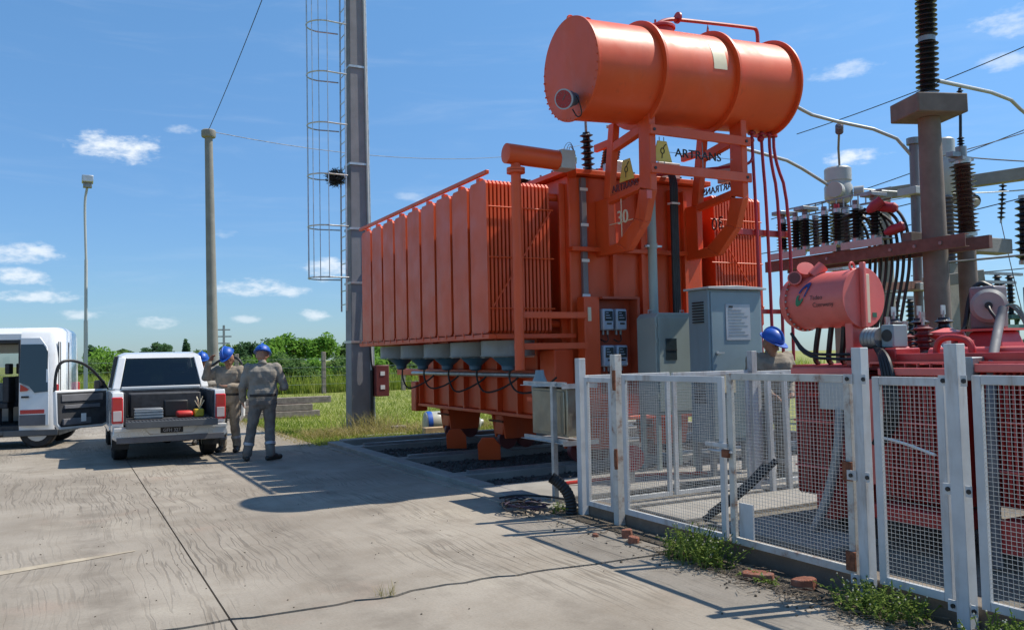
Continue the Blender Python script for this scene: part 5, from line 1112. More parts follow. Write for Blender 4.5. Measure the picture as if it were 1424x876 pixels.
# open front doors
def door(s_, ang):
    M = Matrix.Translation((s_*.90, 3.48, 0)) @ Matrix.Rotation(ang, 4, 'Z')
    # door local: y from 0 (hinge) back to -1.12
    q = MB(); out = [(0, .47), (-.10, .42), (-1.02, .42), (-1.10, .52), (-1.12, 1.14), (0, 1.14)]
    q.prism(out, -.05, .05, 'yz', M=M); d = q.build('door', CW, PU, bevel=.02)
    f = MB(); fr = smooth_path([(0, -1.10, 1.12), (-s_*.01, -1.09, 1.45), (-s_*.05, -1.03, 1.66), (-s_*.06, -.80, 1.70), (-s_*.05, -.45, 1.60), (-s_*.03, -.12, 1.30), (0, .02, 1.12)], 2)
    f.tube([M @ Vector(p) for p in fr], .028, 8); f.build('window_frame', MT['black'], d)
    t = MB(); t.prism([(-.04, .50), (-.12, .47), (-1.0, .47), (-1.06, .55), (-1.08, 1.10), (-.04, 1.10)], -s_*.058, -s_*.05, 'yz', M=M); t.build('inner_trim', IN, d, bevel=.008)
    t = MB(); t.box(min(-s_*.10, -s_*.058), max(-s_*.10, -s_*.058), -.95, -.2, .80, .87, M=M); t.box(min(-s_*.075, -s_*.058), max(-s_*.075, -s_*.058), -1.0, -.12, .93, 1.06, M=M); t.build('armrest', MT['trim_grey'], d, bevel=.012)
    t = MB(); t.box(min(-s_*.11, -s_*.058), max(-s_*.11, -s_*.058), -.98, -.40, .50, .62, M=M); t.build('door_pocket', MT['trim_grey'], d, bevel=.012)
    t = MB(); t.box(min(-s_*.125, -s_*.11), max(-s_*.125, -s_*.11), -.62, -.52, .55, .70, M=M); t.build('paper', MT['label_white'], d)
    q = MB(); q.box(min(s_*.05, s_*.26), max(s_*.05, s_*.26), -.12, .02, 1.12, 1.30, M=M); q.build('mirror', MT['black'], d, bevel=.03)
door(-1, R(-58)); door(1, R(50))
MB().box(-.85, .85, .5, 4.9, .32, .46).build('chassis', MT['black'], PU)
q = MB(); q.cyl((-.8, 1.06, .36), (.8, 1.06, .36), .05, n=8); q.ball((0.05, 1.06, .36), .14, n=10); q.cyl((.55, -.05, .36), (.55, 1.6, .36), .035, n=8); q.build('axle', MT['black'], PU)
for s_ in (-1, 1):
    wheel(PU, s_*.76, 1.06, .38, .25, s_); wheel(PU, s_*.76, 4.15, .38, .25, s_)
    q = MB(); q.box(s_*.76-.14, s_*.76+.14, .60, .62, .20, .50); q.build('mud_flap', MT['black'], PU)
def in_pickup(p): return PU.matrix_basis @ Vector(p)
PM = Matrix.Translation((1.46, 14.30, 0)) @ Matrix.Rotation(R(-.6), 4, 'Z') @ Matrix.Diagonal((.90, .955, .965, 1))
def cargo(name, boxdef, mt, label, cat, bev=.01):
    q = MB(); q.box(*boxdef, M=PM); o = q.build(name, MT[mt], bevel=bev); tag(o, label, cat); return o
o = cargo('tool_case', (-.56, -.10, .18, .55, .705, .87), 'grey_steel', 'grey slatted metal case at the left of the pickup bed', 'case')
for k in range(3): MB().box(-.565, -.095, .172, .179, .735+.045*k, .75+.045*k, M=PM).build('rib', MT['galv'], o)
cargo('crate', (-.60, .60, .75, 1.35, .705, 1.10), 'interior', 'large black tool chest across the front of the pickup bed', 'chest', .02)
cargo('red_bag', (.12, .40, .15, .40, .705, .81), 'plastic_red', 'red bag lying in the middle of the pickup bed', 'bag', .04)
cargo('yellow_box', (.42, .58, .18, .38, .705, .83), 'plastic_yellow', 'small yellow box right of the red bag in the pickup bed', 'box', .015)
cargo('black_case', (-.05, .35, .5, .72, .705, .98), 'black', 'black case behind the red bag in the pickup bed', 'case', .02)
q = MB()
for k in range(6):
    a = k*1.05; q.bar(PM @ Vector((.52, .3, .83)), PM @ Vector((.52+.08*math.cos(a), .3+.08*math.sin(a), .83+.14+.03*(k % 3))), .012, .012)
o = q.build('rope_tangle', MT['plaque']); tag(o, 'pale rope ends sticking up from the yellow box', 'rope')

# ================================================================ VAN (local: x along the side towards the front, y away, z up; rear right edge at origin)
VA = local_thing('van', 'white high-roof van with red stripes and its side door open', 'van', (-.20, 18.35, 0), R(180-13), s=.93)
# local x axis points to the van's front (image left), local y points towards the camera side after the turn
def vring(y0, x): # cross-section: y from 0 (visible side) to -1.95
    w = 1.95; ins = y0
    return [(x, 0, .36), (x, .02, .9), (x, 0, 1.35), (x, -.06, 1.9), (x, -.13, 2.32), (x, -.25, 2.44), (x, -w/2, 2.48), (x, -w+.25, 2.44), (x, -w+.13, 2.32), (x, -w+.06, 1.9), (x, -w, 1.35), (x, -w-.02, .9), (x, -w, .36)]
def shrink(r, k, dz): 
    cy_ = -.975; return [(p[0], cy_+(p[1]-cy_)*k, .36+(p[2]-.36)*dz) for p in r]
q = MB(); q.loft([shrink(vring(0, -.06), .90, .955), shrink(vring(0, .0), .97, .985), vring(0, .10), vring(0, .62)], closed=True, caps=True); q.build('rear_body', CW, VA, ang=50)
def side_strip(x0, x1, z0, z1, off=.0): 
    return None
# the door bay: roof, far wall, floor, then the cab beyond
q = MB(); q.loft([[(x, -.13, 2.20), (x, -.13, 2.32), (x, -.25, 2.44), (x, -.975, 2.48), (x, -1.70, 2.44), (x, -1.82, 2.32), (x, -1.82, 2.2), (x, -.975, 2.4)] for x in (.62, 2.25)]); q.build('roof', CW, VA)
q = MB(); q.box(.62, 2.25, -1.95, -1.88, .36, 1.30); q.box(.62, 2.25, -1.90, -1.82, 1.95, 2.25); q.build('far_wall', CW, VA)
q = MB(); q.add([(.62, -1.9, 1.3), (2.25, -1.9, 1.3), (2.25, -1.86, 1.95), (.62, -1.86, 1.95)], [(0, 1, 2, 3)]); q.build('far_glass', MT['glass_clear'], VA, fix=False)
MB().box(.62, 2.25, -1.88, -.02, .36, .46).build('floor', IN, VA)
MB().box(.62, 2.25, -1.80, -.14, 2.14, 2.20).build('headlining', IN, VA)
MB().box(.62, .65, -1.8, -.05, .46, 2.2).build('bulkhead', IN, VA)
q = MB(); q.loft([vring(0, 2.25), vring(0, 3.9), shrink(vring(0, 4.5), .97, .82), shrink(vring(0, 5.3), .90, .52), shrink(vring(0, 5.6), .82, .40)]); q.build('cab', CW, VA, ang=40)
MB().box(-.10, 5.4, -1.90, -.04, .24, .36).build('underbody', MT['black'], VA)
MB().box(-.10, .9, .0, .025, .25, .37).build('step', MT['car_grey'], VA, bevel=.01); MB().box(.9, 2.3, .0, .03, .28, .37).build('step', MT['car_grey'], VA, bevel=.01)
# slid-back door leaf with its dark window
q = MB(); dl = [(.06, .45), (.60, .45), (.60, 2.24), (.24, 2.24), (.11, 2.05), (.06, 1.4)]
q.loft([[(p[0], .035-.10*max(0, (p[1]-1.35)/1.0), p[1]) for p in dl], [(p[0], .075-.10*max(0, (p[1]-1.35)/1.0), p[1]) for p in dl]]); sd = q.build('sliding_door', CW, VA, bevel=.012)
q = MB(); wg = [(.08, 1.14), (.32, 1.12), (.42, 1.25), (.595, 1.33), (.595, 2.10), (.18, 2.10), (.09, 1.95)]
q.loft([[(p[0], .078-.10*max(0, (p[1]-1.35)/1.0), p[1]) for p in wg], [(p[0], .084-.10*max(0, (p[1]-1.35)/1.0), p[1]) for p in wg]]); q.build('window', MT['meter_face'], sd)
MB().prism([(.42, 1.19), (.58, 1.30), (.585, 1.15), (.46, 1.16)], .077, .081, 'xz').build('stripe', MT['lamp_red'], sd)
MB().box(.14, .58, .077, .081, .70, .78).build('stripe', MT['lamp_red'], sd); MB().box(.12, .595, .077, .081, .46, .68).build('lower_trim', MT['trim_grey'], sd)
q = MB(); q.box(.42, .56, .078, .10, 1.02, 1.06); q.build('handle', MT['black'], sd, bevel=.006)
# rear end: lamps, door split, hinges, bumper
MB().box(-.085, -.03, -.10, -.02, 1.02, 1.28).build('tail_lamp', MT['lamp_red'], VA, bevel=.012); MB().box(-.085, -.03, -1.93, -1.85, 1.02, 1.28).build('tail_lamp', MT['lamp_red'], VA, bevel=.012)
for y in (-.16, -.30, -.975): MB().box(-.075, -.055, y-.012, y+.012, .6, 2.15).build('door_gap', MT['car_grey'], VA)
for z in (1.62, .9): MB().box(-.09, -.05, -.22, -.10, z-.04, z+.04).build('hinge', MT['black'], VA, bevel=.006)
MB().box(-.16, .02, -1.9, -.05, .36, .60).build('rear_bumper', MT['car_grey'], VA, bevel=.03)
for x, y in ((.30, -.16), (.30, -1.78), (4.6, -.16), (4.6, -1.78)):
    q = MB(); r = .34; w = .22; q.lathe([(r*.6, -w/2), (r*.9, -w/2), (r, -w*.36), (r, w*.36), (r*.9, w/2), (r*.6, w/2)], (x, y, r), (0, 1, 0), 26); wo = q.build('wheel', MT['rubber'], VA)
    MB().lathe([(r*.6, -w*.52), (r*.6, w*.52)], (x, y, r), (0, 1, 0), 20).build('rim', MT['silver'], wo)
for x, y in ((1.15, -.6), (1.95, -.55), (1.15, -1.35), (1.95, -1.35)):
    q = MB(); q.box(x-.22, x+.22, y-.24, y+.24, .80, .92); q.box(x-.24, x-.12, y-.23, y+.23, .92, 1.45); q.box(x-.22, x-.13, y-.13, y+.13, 1.50, 1.72); q.cyl((x, y, .46), (x, y, .8), .05, n=8); q.build('seat', IN, VA, bevel=.03)
MB().tube([(1.30, -.12, .5), (1.30, -.12, 1.2), (1.30, -.3, 1.2), (1.30, -.3, .5)], .018, 6).build('grab_rail', MT['galv'], VA)
VM = Matrix.Translation((-.20, 18.35, 0)) @ Matrix.Rotation(R(180-13), 4, 'Z') @ Matrix.Scale(.93, 4)
q = MB(); p = VM @ Vector((1.28, -.25, .46)); q.lathe([(.09, 0), (.10, .05), (.10, .24), (.04, .30), (.04, .34)], p, n=14); o = q.build('water_jug', MT['pale_grey']); tag(o, 'white plastic jug standing inside the open van door', 'jug')
q = MB(); p = VM @ Vector((-.30, -1.2, 1.35)); q.bar(p+V(0, 0, 0), p+V(-.02, .02, .0), .10, .34); 

# ================================================================ PEOPLE
import numpy as np
def person(label, loc, rz, J, mats, look=(0, 0), hs=1.0, group='workers in blue helmets', helmet_tilt=(0, 0, 0), helmet_off=(0, 0, 0)):
    """J: joints in the person's own frame (x right, y forward, z up). mats: shirt, trousers, skin"""
    caps = []  # a, b, ra, rb, tag
    def c(a, b, ra, rb, tg): caps.append((Vector(a), Vector(b), ra, rb, tg))
    SH, TR, SK, BT = 0, 1, 2, 3
    hip, ch, nk, hd = Vector(J['hip']), Vector(J['chest']), Vector(J['neck']), Vector(J['head'])
    side = Vector(J.get('side', (1, 0, 0))).normalized(); hside = Vector(J.get('hside', (1, 0, 0))).normalized()
    # torso: stadium sections from hip to shoulders
    for i in range(13):
        t = i/12; p = hip.lerp(ch, t); w = .085+(.125-.085)*t+.015*math.sin(t*6); r = .128-.012*math.sin(math.pi*t)+.006*math.sin(9*t); s_ = hside.lerp(side, t)
        c(p-s_*w, p+s_*w, r, r, SH if t > .06 else TR)
    c(hip-hside*.085-V(0, 0, .05), hip+hside*.085-V(0, 0, .05), .132, .132, TR)
    up_ = (nk-ch)
    c(ch+up_*.35-side*.15, ch+up_*.35+side*.15, .085, .085, SH); c(ch+up_*.55-side*.10, ch+up_*.55+side*.10, .075, .075, SH)
    c(ch+up_*.6, nk, .075, .068, SH); c(nk-V(0, 0, .01), nk.lerp(hd, .6), .056, .054, SK)
    f = Vector((math.sin(look[0])*math.cos(look[1]), math.cos(look[0])*math.cos(look[1]), math.sin(look[1]))); rs = Vector((f.y, -f.x, 0)).normalized(); uh = rs.cross(f)
    c(hd-uh*.02-f*.015, hd+uh*.045-f*.012, .088, .095, SK); c(hd-uh*.075+f*.035, hd-uh*.03+f*.025, .052, .07, SK)
    c(hd-uh*.105+f*.062-rs*.012, hd-uh*.105+f*.062+rs*.012, .026, .026, SK)   # chin
    c(hd+f*.088+uh*.005, hd+f*.104-uh*.032, .010, .016, SK)                   # nose
    c(hd+f*.082-uh*.062-rs*.018, hd+f*.082-uh*.062+rs*.018, .012, .012, SK)    # mouth
    c(hd+f*.078+uh*.022-rs*.035, hd+f*.078+uh*.022+rs*.035, .014, .014, SK)    # brow
    for s_ in (-1, 1): c(hd+rs*.088*s_-f*.012+uh*.01, hd+rs*.092*s_-f*.008-uh*.03, .016, .013, SK)
    for k, s_ in (('L', -1), ('R', 1)):
        sh, el_, wr = Vector(J['sh'+k]), Vector(J['el'+k]), Vector(J['wr'+k]); hp, kn, an = Vector(J['hp'+k]), Vector(J['kn'+k]), Vector(J['an'+k])
        c(ch+up_*.3+side*s_*.13, sh, .095, .088, SH); c(sh, el_, .085, .066, SH); c(el_, el_.lerp(wr, .85), .066, .053, SH); c(el_.lerp(wr, .82), el_.lerp(wr, .9), .058, .056, SH); c(el_.lerp(wr, .88), wr, .036, .030, SK)
        d = (wr-el_).normalized(); hdv = Vector(J.get('hand'+k, tuple(d))).normalized(); pal = d.cross(Vector((s_*.3, 1, .2))); pal = pal.normalized() if pal.length > .1 else Vector((1, 0, 0))
        across = hdv.cross(pal).normalized(); curl = pal*J.get('curl'+k, .5)
        k0 = wr+hdv*.085
        c(wr-across*.0, k0-across*.028, .026, .017, SK); c(wr, k0+across*.028, .026, .017, SK); c(wr+hdv*.03, k0, .024, .018, SK)
        for i, ln in enumerate((.070, .080, .075, .058)):
            b0 = k0+across*(.030-.020*i); m_ = b0+(hdv+curl*.5)*(ln*.5); e_ = m_+(hdv*.6+curl)*(ln*.5); c(b0, m_, .0098, .0092, SK); c(m_, e_, .0092, .0082, SK)
        tb = wr+hdv*.025+across*.030; c(tb, tb+(hdv*.6+across*.8)*.035, .013, .011, SK); c(tb+(hdv*.6+across*.8)*.035, tb+(hdv*.6+across*.8)*.035+(hdv+curl*.4)*.03, .011, .009, SK)
        c(hip+hside*s_*.08-V(0, 0, .03), hp, .115, .112, TR); c(hp, kn, .108, .080, TR); c(kn, kn.lerp(an, .45), .080, .079, TR); c(kn.lerp(an, .45), kn.lerp(an, .93), .079, .076, TR)
        c(kn.lerp(an, .9), an, .055, .055, BT); toe = an+Vector(J.get('toe'+k, (s_*.03, .17, 0))); toe.z = an.z-.045; hl = an-Vector(J.get('toe'+k, (s_*.03, .17, 0)))*.30; hl.z = an.z-.048
        c(hl, toe, .042, .044, BT); c(an-V(0, 0, .01), toe.lerp(an, .45)-V(0, 0, .005), .052, .048, BT)
    m = MB()
    for a, b, ra, rb, tg in caps:
        for p, r in ((a, ra), (b, rb)): m.ball(p, r, n=12)
        if (b-a).length > 1e-4: m.cyl(a, b, ra*.985, rb*.985, n=12, caps=True)
    me = m.mesh('tmp', MT[mats[0]], 0)
    t = bpy.data.objects.new('tmp', me); col.objects.link(t)
    r_ = t.modifiers.new('r', 'REMESH'); r_.mode = 'VOXEL'; r_.voxel_size = .0088
    s2 = t.modifiers.new('s', 'SMOOTH'); s2.factor = .5; s2.iterations = 3
    em = bpy.data.meshes.new_from_object(t.evaluated_get(bpy.context.evaluated_depsgraph_get())); bpy.data.objects.remove(t)
    n = len(em.vertices); co = np.empty(n*3); em.vertices.foreach_get('co', co); co = co.reshape(-1, 3)
    best = np.full(n, 1e9); tag_ = np.zeros(n, int)
    for a, b, ra, rb, tg in caps:
        a_, b_ = np.array(a), np.array(b); ab = b_-a_; L2 = max(ab@ab, 1e-9); tt = np.clip(((co-a_)@ab)/L2, 0, 1)
        dd = np.linalg.norm(co-(a_+tt[:, None]*ab), axis=1)-(ra+(rb-ra)*tt); k_ = dd < best; best[k_] = dd[k_]; tag_[k_] = tg
    # soft cloth folds on shirt and trousers
    nrm = np.empty(n*3); em.vertices.foreach_get('normal', nrm); nrm = nrm.reshape(-1, 3)
    cl = (tag_ < 2).astype(float)
    ph = np.sin(co[:, 2]*38+np.sin(co[:, 0]*15+co[:, 1]*11)*2.6)+.5*np.sin(co[:, 0]*52+np.sin(co[:, 2]*9)*2)
    co = co+nrm*(cl*ph*.0036)[:, None]; em.vertices.foreach_set('co', co.ravel()); em.update()
    em.materials.clear()
    for mm in (MT[mats[0]], MT[mats[1]], MT[mats[2]], MT['boot']): em.materials.append(mm)
    mi = np.empty(len(em.polygons), int)
    for i, p in enumerate(em.polygons): mi[i] = tag_[p.vertices[0]]
    em.polygons.foreach_set('material_index', mi); em.shade_smooth()
    P = local_thing('person', label, 'person', loc, rz, group, hs)
    body = link('body', em, P)
    q = MB(); ft = f; hc = hd+uh*.055-f*.008+Vector(helmet_off)
    if helmet_tilt != (0, 0, 0):
        Mt = Matrix.Rotation(helmet_tilt[0], 3, rs) @ Matrix.Rotation(helmet_tilt[1], 3, f); fh, uhh = Mt @ f, Mt @ uh; rsh = fh.cross(uhh)
    else: fh, uhh, rsh = f, uh, rs
    Mh = Matrix((rsh, fh, uhh)).transposed().to_4x4(); Mh.translation = hc
    rings = []
    for i in range(9):
        a = math.pi/2*i/8; rr = math.cos(a); rings.append([Mh @ Vector((.122*rr*math.cos(2*math.pi*k/24)*(1 if i else 1.0), .142*rr*math.sin(2*math.pi*k/24), .125*math.sin(a)-.005)) for k in range(24)])
    q.loft(rings, caps=True)
    br = []
    for k in range(24):
        a = 2*math.pi*k/24; ex = .020+.050*max(0, math.sin(a))**3; br.append(((.122+ex*.6)*math.cos(a), (.142+ex)*math.sin(a)))
    q.prism(br, -.016, -.004, 'xy', M=Mh @ Matrix.Rotation(-.08, 4, 'X'))
    q.tube([Mh @ Vector((0, .140*math.cos(a), .128*math.sin(a))) for a in [math.pi*i/12 for i in range(1, 12)]], .014, 6)
    ho = q.build('helmet', MT['plastic_blue'], P, ang=40)
    q = MB(); q.lathe([(.150, -.018), (.156, 0), (.150, .018)], (0, 0, 0), n=20)
    bz = hip+V(0, 0, .055); bl = MB(); ring = []
    for k in range(24):
        a = 2*math.pi*k/24; ring.append(bz+hside*((.085 if math.cos(a) > 0 else -.085)+.137*math.cos(a))+hside.cross(Vector((0, 0, -1)))*(.137*math.sin(a)))
    bl.loft([[p+V(0, 0, -.02) for p in ring], [p+V(0, 0, .02) for p in ring]], caps=False); bl.build('belt', MT['boot'], P, fix=False)
    for k in ('L', 'R'):
        kn, an = Vector(J['kn'+k]), Vector(J['an'+k]); a = kn.lerp(an, .52); d = (an-kn).normalized(); rb = MB(); rb.lathe([(.0835, 0), (.0845, .008), (.0845, .036), (.0835, .044)], a, d, 18, cap=False); rb.build('reflective_band', MT['label_grey'], P)
    cl_ = MB(); cl_.tube([nk+rs*.066*math.cos(t)+f*.06*math.sin(t)+V(0, 0, -.012+.012*math.sin(t+3.14)) for t in [2*math.pi*i/16 for i in range(16)]], .016, 6, closed=True); cl_.build('collar', MT[mats[0]], P)
    e = MB()
    for s_ in (-1, 1): e.ball(hd+f*.080+rs*.032*s_+uh*.004, .011, n=8)
    e.build('eyes', MT['ink'], P)
    return P
base = dict(hip=(0, 0, .95), chest=(0, .01, 1.34), neck=(0, 0, 1.50), head=(0, .03, 1.625),
            shL=(-.20, 0, 1.42), shR=(.20, 0, 1.42), elL=(-.27, -.02, 1.13), elR=(.27, -.02, 1.13), wrL=(-.25, .10, .90), wrR=(.25, .10, .90),
            hpL=(-.10, 0, .86), hpR=(.10, 0, .86), knL=(-.11, .03, .49), knR=(.11, .03, .49), anL=(-.12, -.02, .095), anR=(.12, -.02, .095))
def pose(**k): d = dict(base); d.update(k); return d
person('worker seen from behind in grey work clothes, nearest the camera on the left', (2.74, 13.62, 0), R(-12), pose(
    elL=(-.30, .02, 1.14), wrL=(-.30, .16, .93), elR=(.33, .02, 1.13), wrR=(.30, .26, 1.10), handR=(-.1, .8, .35), head=(.0, .05, 1.62),
    hpL=(-.10, 0, .86), knL=(-.17, .02, .49), anL=(-.24, .0, .095), knR=(.10, .03, .49), anR=(.11, -.08, .095), toeR=(.14, .12, 0)), ('cloth', 'cloth_dark', 'skin'), look=(.2, -.25), hs=1.01)
person('worker lifting a hand to his helmet beside the pickup tail lamp', (2.50, 15.25, 0), R(148), pose(
    elR=(.36, .14, 1.30), wrR=(.26, .22, 1.58), handR=(-.35, -.1, .6), elL=(-.32, .05, 1.14), wrL=(-.10, .27, 1.15), handL=(.9, .25, .05), head=(-.02, .07, 1.60), neck=(0, .01, 1.49),
    anL=(-.15, .02, .095), anR=(.14, -.05, .095)), ('cloth_tan', 'cloth_tan', 'skin_dark'), look=(-.05, -.35), hs=.985, helmet_tilt=(-.25, .35, 0), helmet_off=(.035, -.02, .055))
person('worker mostly hidden behind the pickup, only his helmet and shoulder showing', (2.30, 17.0, 0), R(170), pose(elR=(.30, .10, 1.18), wrR=(.12, .28, 1.18), elL=(-.30, .1, 1.18), wrL=(-.1, .28, 1.18)), ('cloth', 'cloth_dark', 'skin'), look=(0, -.2), hs=.97)
person('worker looking down behind the mesh fence near the tall blue-grey cabinet', (7.40, 7.50, 0), R(158), pose(
    head=(.02, .12, 1.60), neck=(0, .05, 1.49), chest=(0, .04, 1.34), elL=(-.28, .06, 1.12), wrL=(-.12, .30, 1.02), elR=(.28, .06, 1.12), wrR=(.12, .30, 1.02)), ('cloth_tan', 'cloth_dark', 'skin_dark'), look=(-.55, -.45), hs=1.02)

# ================================================================ VEGETATION AND SMALL THINGS
def blades(area_fn, n, hmin, hmax, w, lean, seed, z0=-.06):
    rnd = random.Random(seed); vs_, fs = [], []
    for _ in range(n):
        x, y = area_fn(rnd); h = rnd.uniform(hmin, hmax); a = rnd.uniform(0, 6.283); dx, dy = math.cos(a)*w, math.sin(a)*w; lx_, ly_ = rnd.gauss(0, lean)*h, rnd.gauss(0, lean)*h
        b = len(vs_); vs_ += [(x-dx, y-dy, z0), (x+dx, y+dy, z0), (x+lx_*.4+dx*.6, y+ly_*.4+dy*.6, z0+h*.6), (x+lx_*.4-dx*.6, y+ly_*.4-dy*.6, z0+h*.6), (x+lx_, y+ly_, z0+h)]
        fs += [(b, b+1, b+2, b+3), (b+3, b+2, b+4)]
    return vs_, fs
def grass(name, areas, mt, label):
    m = MB()
    for a in areas: v, f = blades(*a); m.add(v, f)
    o = m.build(name, MT[mt], ang=0, fix=False); tag(o, label, 'grass', kind='stuff'); return o
def lawn_area(r):
    while True:
        y = 15.3+(r.random()**1.6)*24; x = r.uniform(3.9, 4+(y-8)*.62)
        if y < 17 and x < 4.1: continue
        if x < 4.15 and y < 26: x += .3
        if 4.2 < x < 11.6 and y < 15.3: continue
        return x, y
grass('lawn_grass', [(lawn_area, 42000, .05, .13, .008, .7, 1)], 'grass_lawn', 'short sunlit mown grass beyond the transformer pad')
def clump_area(cx, cy, r_): return lambda r: (cx+r.gauss(0, r_), cy+r.gauss(0, r_))
grass('hay_grass', [(clump_area(5.9, 17.75, .32), 420, .18, .55, .007, .55, 2), (lambda r: (r.uniform(4.3, 8.5), 17.2+r.gauss(0, .35)+.2*math.sin(r.uniform(0, 9))), 3500, .10, .26, .007, .9, 3), (lambda r: (r.uniform(4.2, 11.5), 15.35+abs(r.gauss(0, .2))), 2500, .08, .2, .006, .7, 4),
                    (lambda r: (3.95+r.gauss(0, .12), r.uniform(15.2, 25)), 2000, .05, .16, .006, .8, 9)], 'dry_grass', 'long pale cut grass round the pole foot and along the pad')
def tall_area(r):
    y = r.uniform(40.5, 54); return r.uniform(-14, 46), y
grass('tall_grass', [(tall_area, 26000, .5, 1.25, .028, .22, 5), (lambda r: (r.uniform(-12, 40), 40.6+abs(r.gauss(0, .5))), 9000, .4, .95, .02, .25, 6)], 'grass_tall', 'tall yellow-green grass growing behind the field fence')
def crown(m, c, rx, ry, rz, n, size, rnd, clumps=14, mi=0):
    cl = []
    for _ in range(clumps):
        while True:
            p = Vector((rnd.uniform(-1, 1), rnd.uniform(-1, 1), rnd.uniform(-1, 1)))
            if .25 < p.length < 1: break
        cl.append((Vector((c[0]+p.x*rx*.72, c[1]+p.y*ry*.72, c[2]+p.z*rz*.72)), rnd.uniform(.28, .5)))
    vs_, fs = [], []
    for _ in range(n):
        cc, rr = cl[rnd.randrange(clumps)]; d = Vector((rnd.gauss(0, 1), rnd.gauss(0, 1), rnd.gauss(0, 1))).normalized()*(rnd.random()**.4)
        p = cc+Vector((d.x*rx*rr, d.y*ry*rr, d.z*rz*rr)); a = Vector((rnd.gauss(0, 1), rnd.gauss(0, 1), rnd.gauss(0, .7))).normalized(); b = a.orthogonal().normalized(); s_ = size*rnd.uniform(.6, 1.3)
        k = len(vs_); vs_ += [p-a*s_, p+b*s_*.55, p+a*s_, p-b*s_*.55]; fs.append((k, k+1, k+2, k+3))
    m.add(vs_, fs, mi)
def tree(name, label, x, y, h, w, mt, seed, group='far trees', n=1300, leaf=.22):
    rnd = random.Random(seed); th = thing(name, label, 'tree', (x, y, -.06), group); t = MB(); tr_h = h*.45
    t.tube([(x, y, -.1), (x+rnd.uniform(-.1, .1), y, tr_h*.5), (x+rnd.uniform(-.2, .2), y, tr_h), (x+rnd.uniform(-.4, .4), y, h*.75)], .1, 7, radii=[h*.035, h*.028, h*.02, h*.008])
    for _ in range(5):
        a = rnd.uniform(0, 6.28); z = tr_h*rnd.uniform(.5, 1.0); t.tube([(x, y, z), (x+math.cos(a)*w*.22, y+math.sin(a)*w*.22, z+h*.18), (x+math.cos(a)*w*.36, y+math.sin(a)*w*.36, z+h*.32)], .05, 5, radii=[h*.014, h*.010, h*.004])
    t.build('trunk', MT['bark'], th); m = MB(); crown(m, (x, y, h*.60), w/2, w/2, h*.44, n, leaf, rnd, clumps=16); m.build('crown', MT[mt], th, ang=0, fix=False); return th
TREES = [ # x, y, height, width, material, label
 (24.9, 92, 4.4, 4.3, 'leaf_bright', 'bright green broad tree left of the ladder pole'),
 (22.6, 94, 4.6, 5.1, 'leaf_bright', 'tall bright green tree right of the nearest worker helmet'),
 (19.5, 92, 3.8, 3.7, 'leaf_bright', 'low bright green tree straight behind the nearest worker helmet'),
 (27.5, 93, 3.8, 3.0, 'leaf_far', 'mid green tree touching the ladder pole on its left'),
 (30.1, 90, 3.5, 4.4, 'leaf_bright', 'light green tree seen just right of the ladder pole'),
 (18.7, 100, 3.8, 3.1, 'leaf_dark', 'dark green tree between the two standing workers'),
 (18.0, 108, 3.8, 2.9, 'leaf_far', 'far tree just right of the round pole'),
 (25.2, 120, 4.6, 4.8, 'leaf_dark', 'dark far tree rising behind the low bright tree'),
 (10.6, 112, 4.2, 4.3, 'leaf_dark', 'dark spreading tree above the middle of the pickup roof'),
 (13.3, 112, 4.0, 1.2, 'leaf_dark', 'narrow dark tree above the right of the pickup roof'),
 (8.1, 112, 3.3, 2.9, 'leaf_dark', 'low dark tree above the left of the pickup roof'),
 (15.4, 116, 3.4, 2.7, 'leaf_far', 'low far tree just left of the round pole'),
 (2.4, 60, 2.7, 2.8, 'leaf_bright', 'bright bushy tree between lamp post and pickup'),
 (2.9, 116, 3.7, 2.1, 'leaf_dark', 'dark far tree right behind the lamp post'),
 (3.9, 66, 2.5, 2.2, 'leaf_far', 'rounded shrub tree touching the pickup roof line'),
 (32.8, 88, 3.1, 5.2, 'leaf_far', 'far tree behind the fan drums'),
 (36.2, 84, 2.7, 5.1, 'leaf_far', 'far tree behind the bogies'),
 (-2.2, 112, 3.7, 5.5, 'leaf_dark', 'dark far tree behind the van'),
 (238.3, 150, 3.9, 13.6, 'leaf_dark', 'dark far tree low on the right horizon'),
 (222.1, 160, 3.5, 13.7, 'leaf_dark', 'dark far tree low behind the tall column'),
 (236.9, 140, 3.7, 10.9, 'leaf_dark', 'dark far tree at the right edge of the horizon')]
for i, (x, y, h, w, mt_, lb) in enumerate(TREES): tree('tree', lb, x, y, h, w, mt_, 100+i, n=2600, leaf=.21 if y > 60 else .11)
random.seed(21)
BUSH = [(7.6, 43.0, 1.8, 2.1), (8.8, 44.6, 1.8, 2.2), (10.1, 46.2, 1.9, 2.3), (10.4, 43.0, 1.8, 2.2), (11.7, 44.6, 1.7, 2.3), (13.2, 46.2, 1.8, 2.4), (13.3, 43.0, 1.9, 2.2), (14.8, 44.6, 1.9, 2.4), (16.5, 46.2, 1.9, 2.5), (16.4, 43.0, 1.7, 2.3), (18.1, 44.6, 1.7, 2.4), (1.1, 58, 2.0, 2.2), (2.3, 60, 1.9, 2.3), (3.5, 62, 1.9, 2.4), (4.4, 58, 1.9, 2.3), (5.7, 60, 2.0, 2.4), (7.2, 62, 2.0, 2.5), (7.9, 58, 1.9, 2.4), (9.4, 60, 1.9, 2.5)]
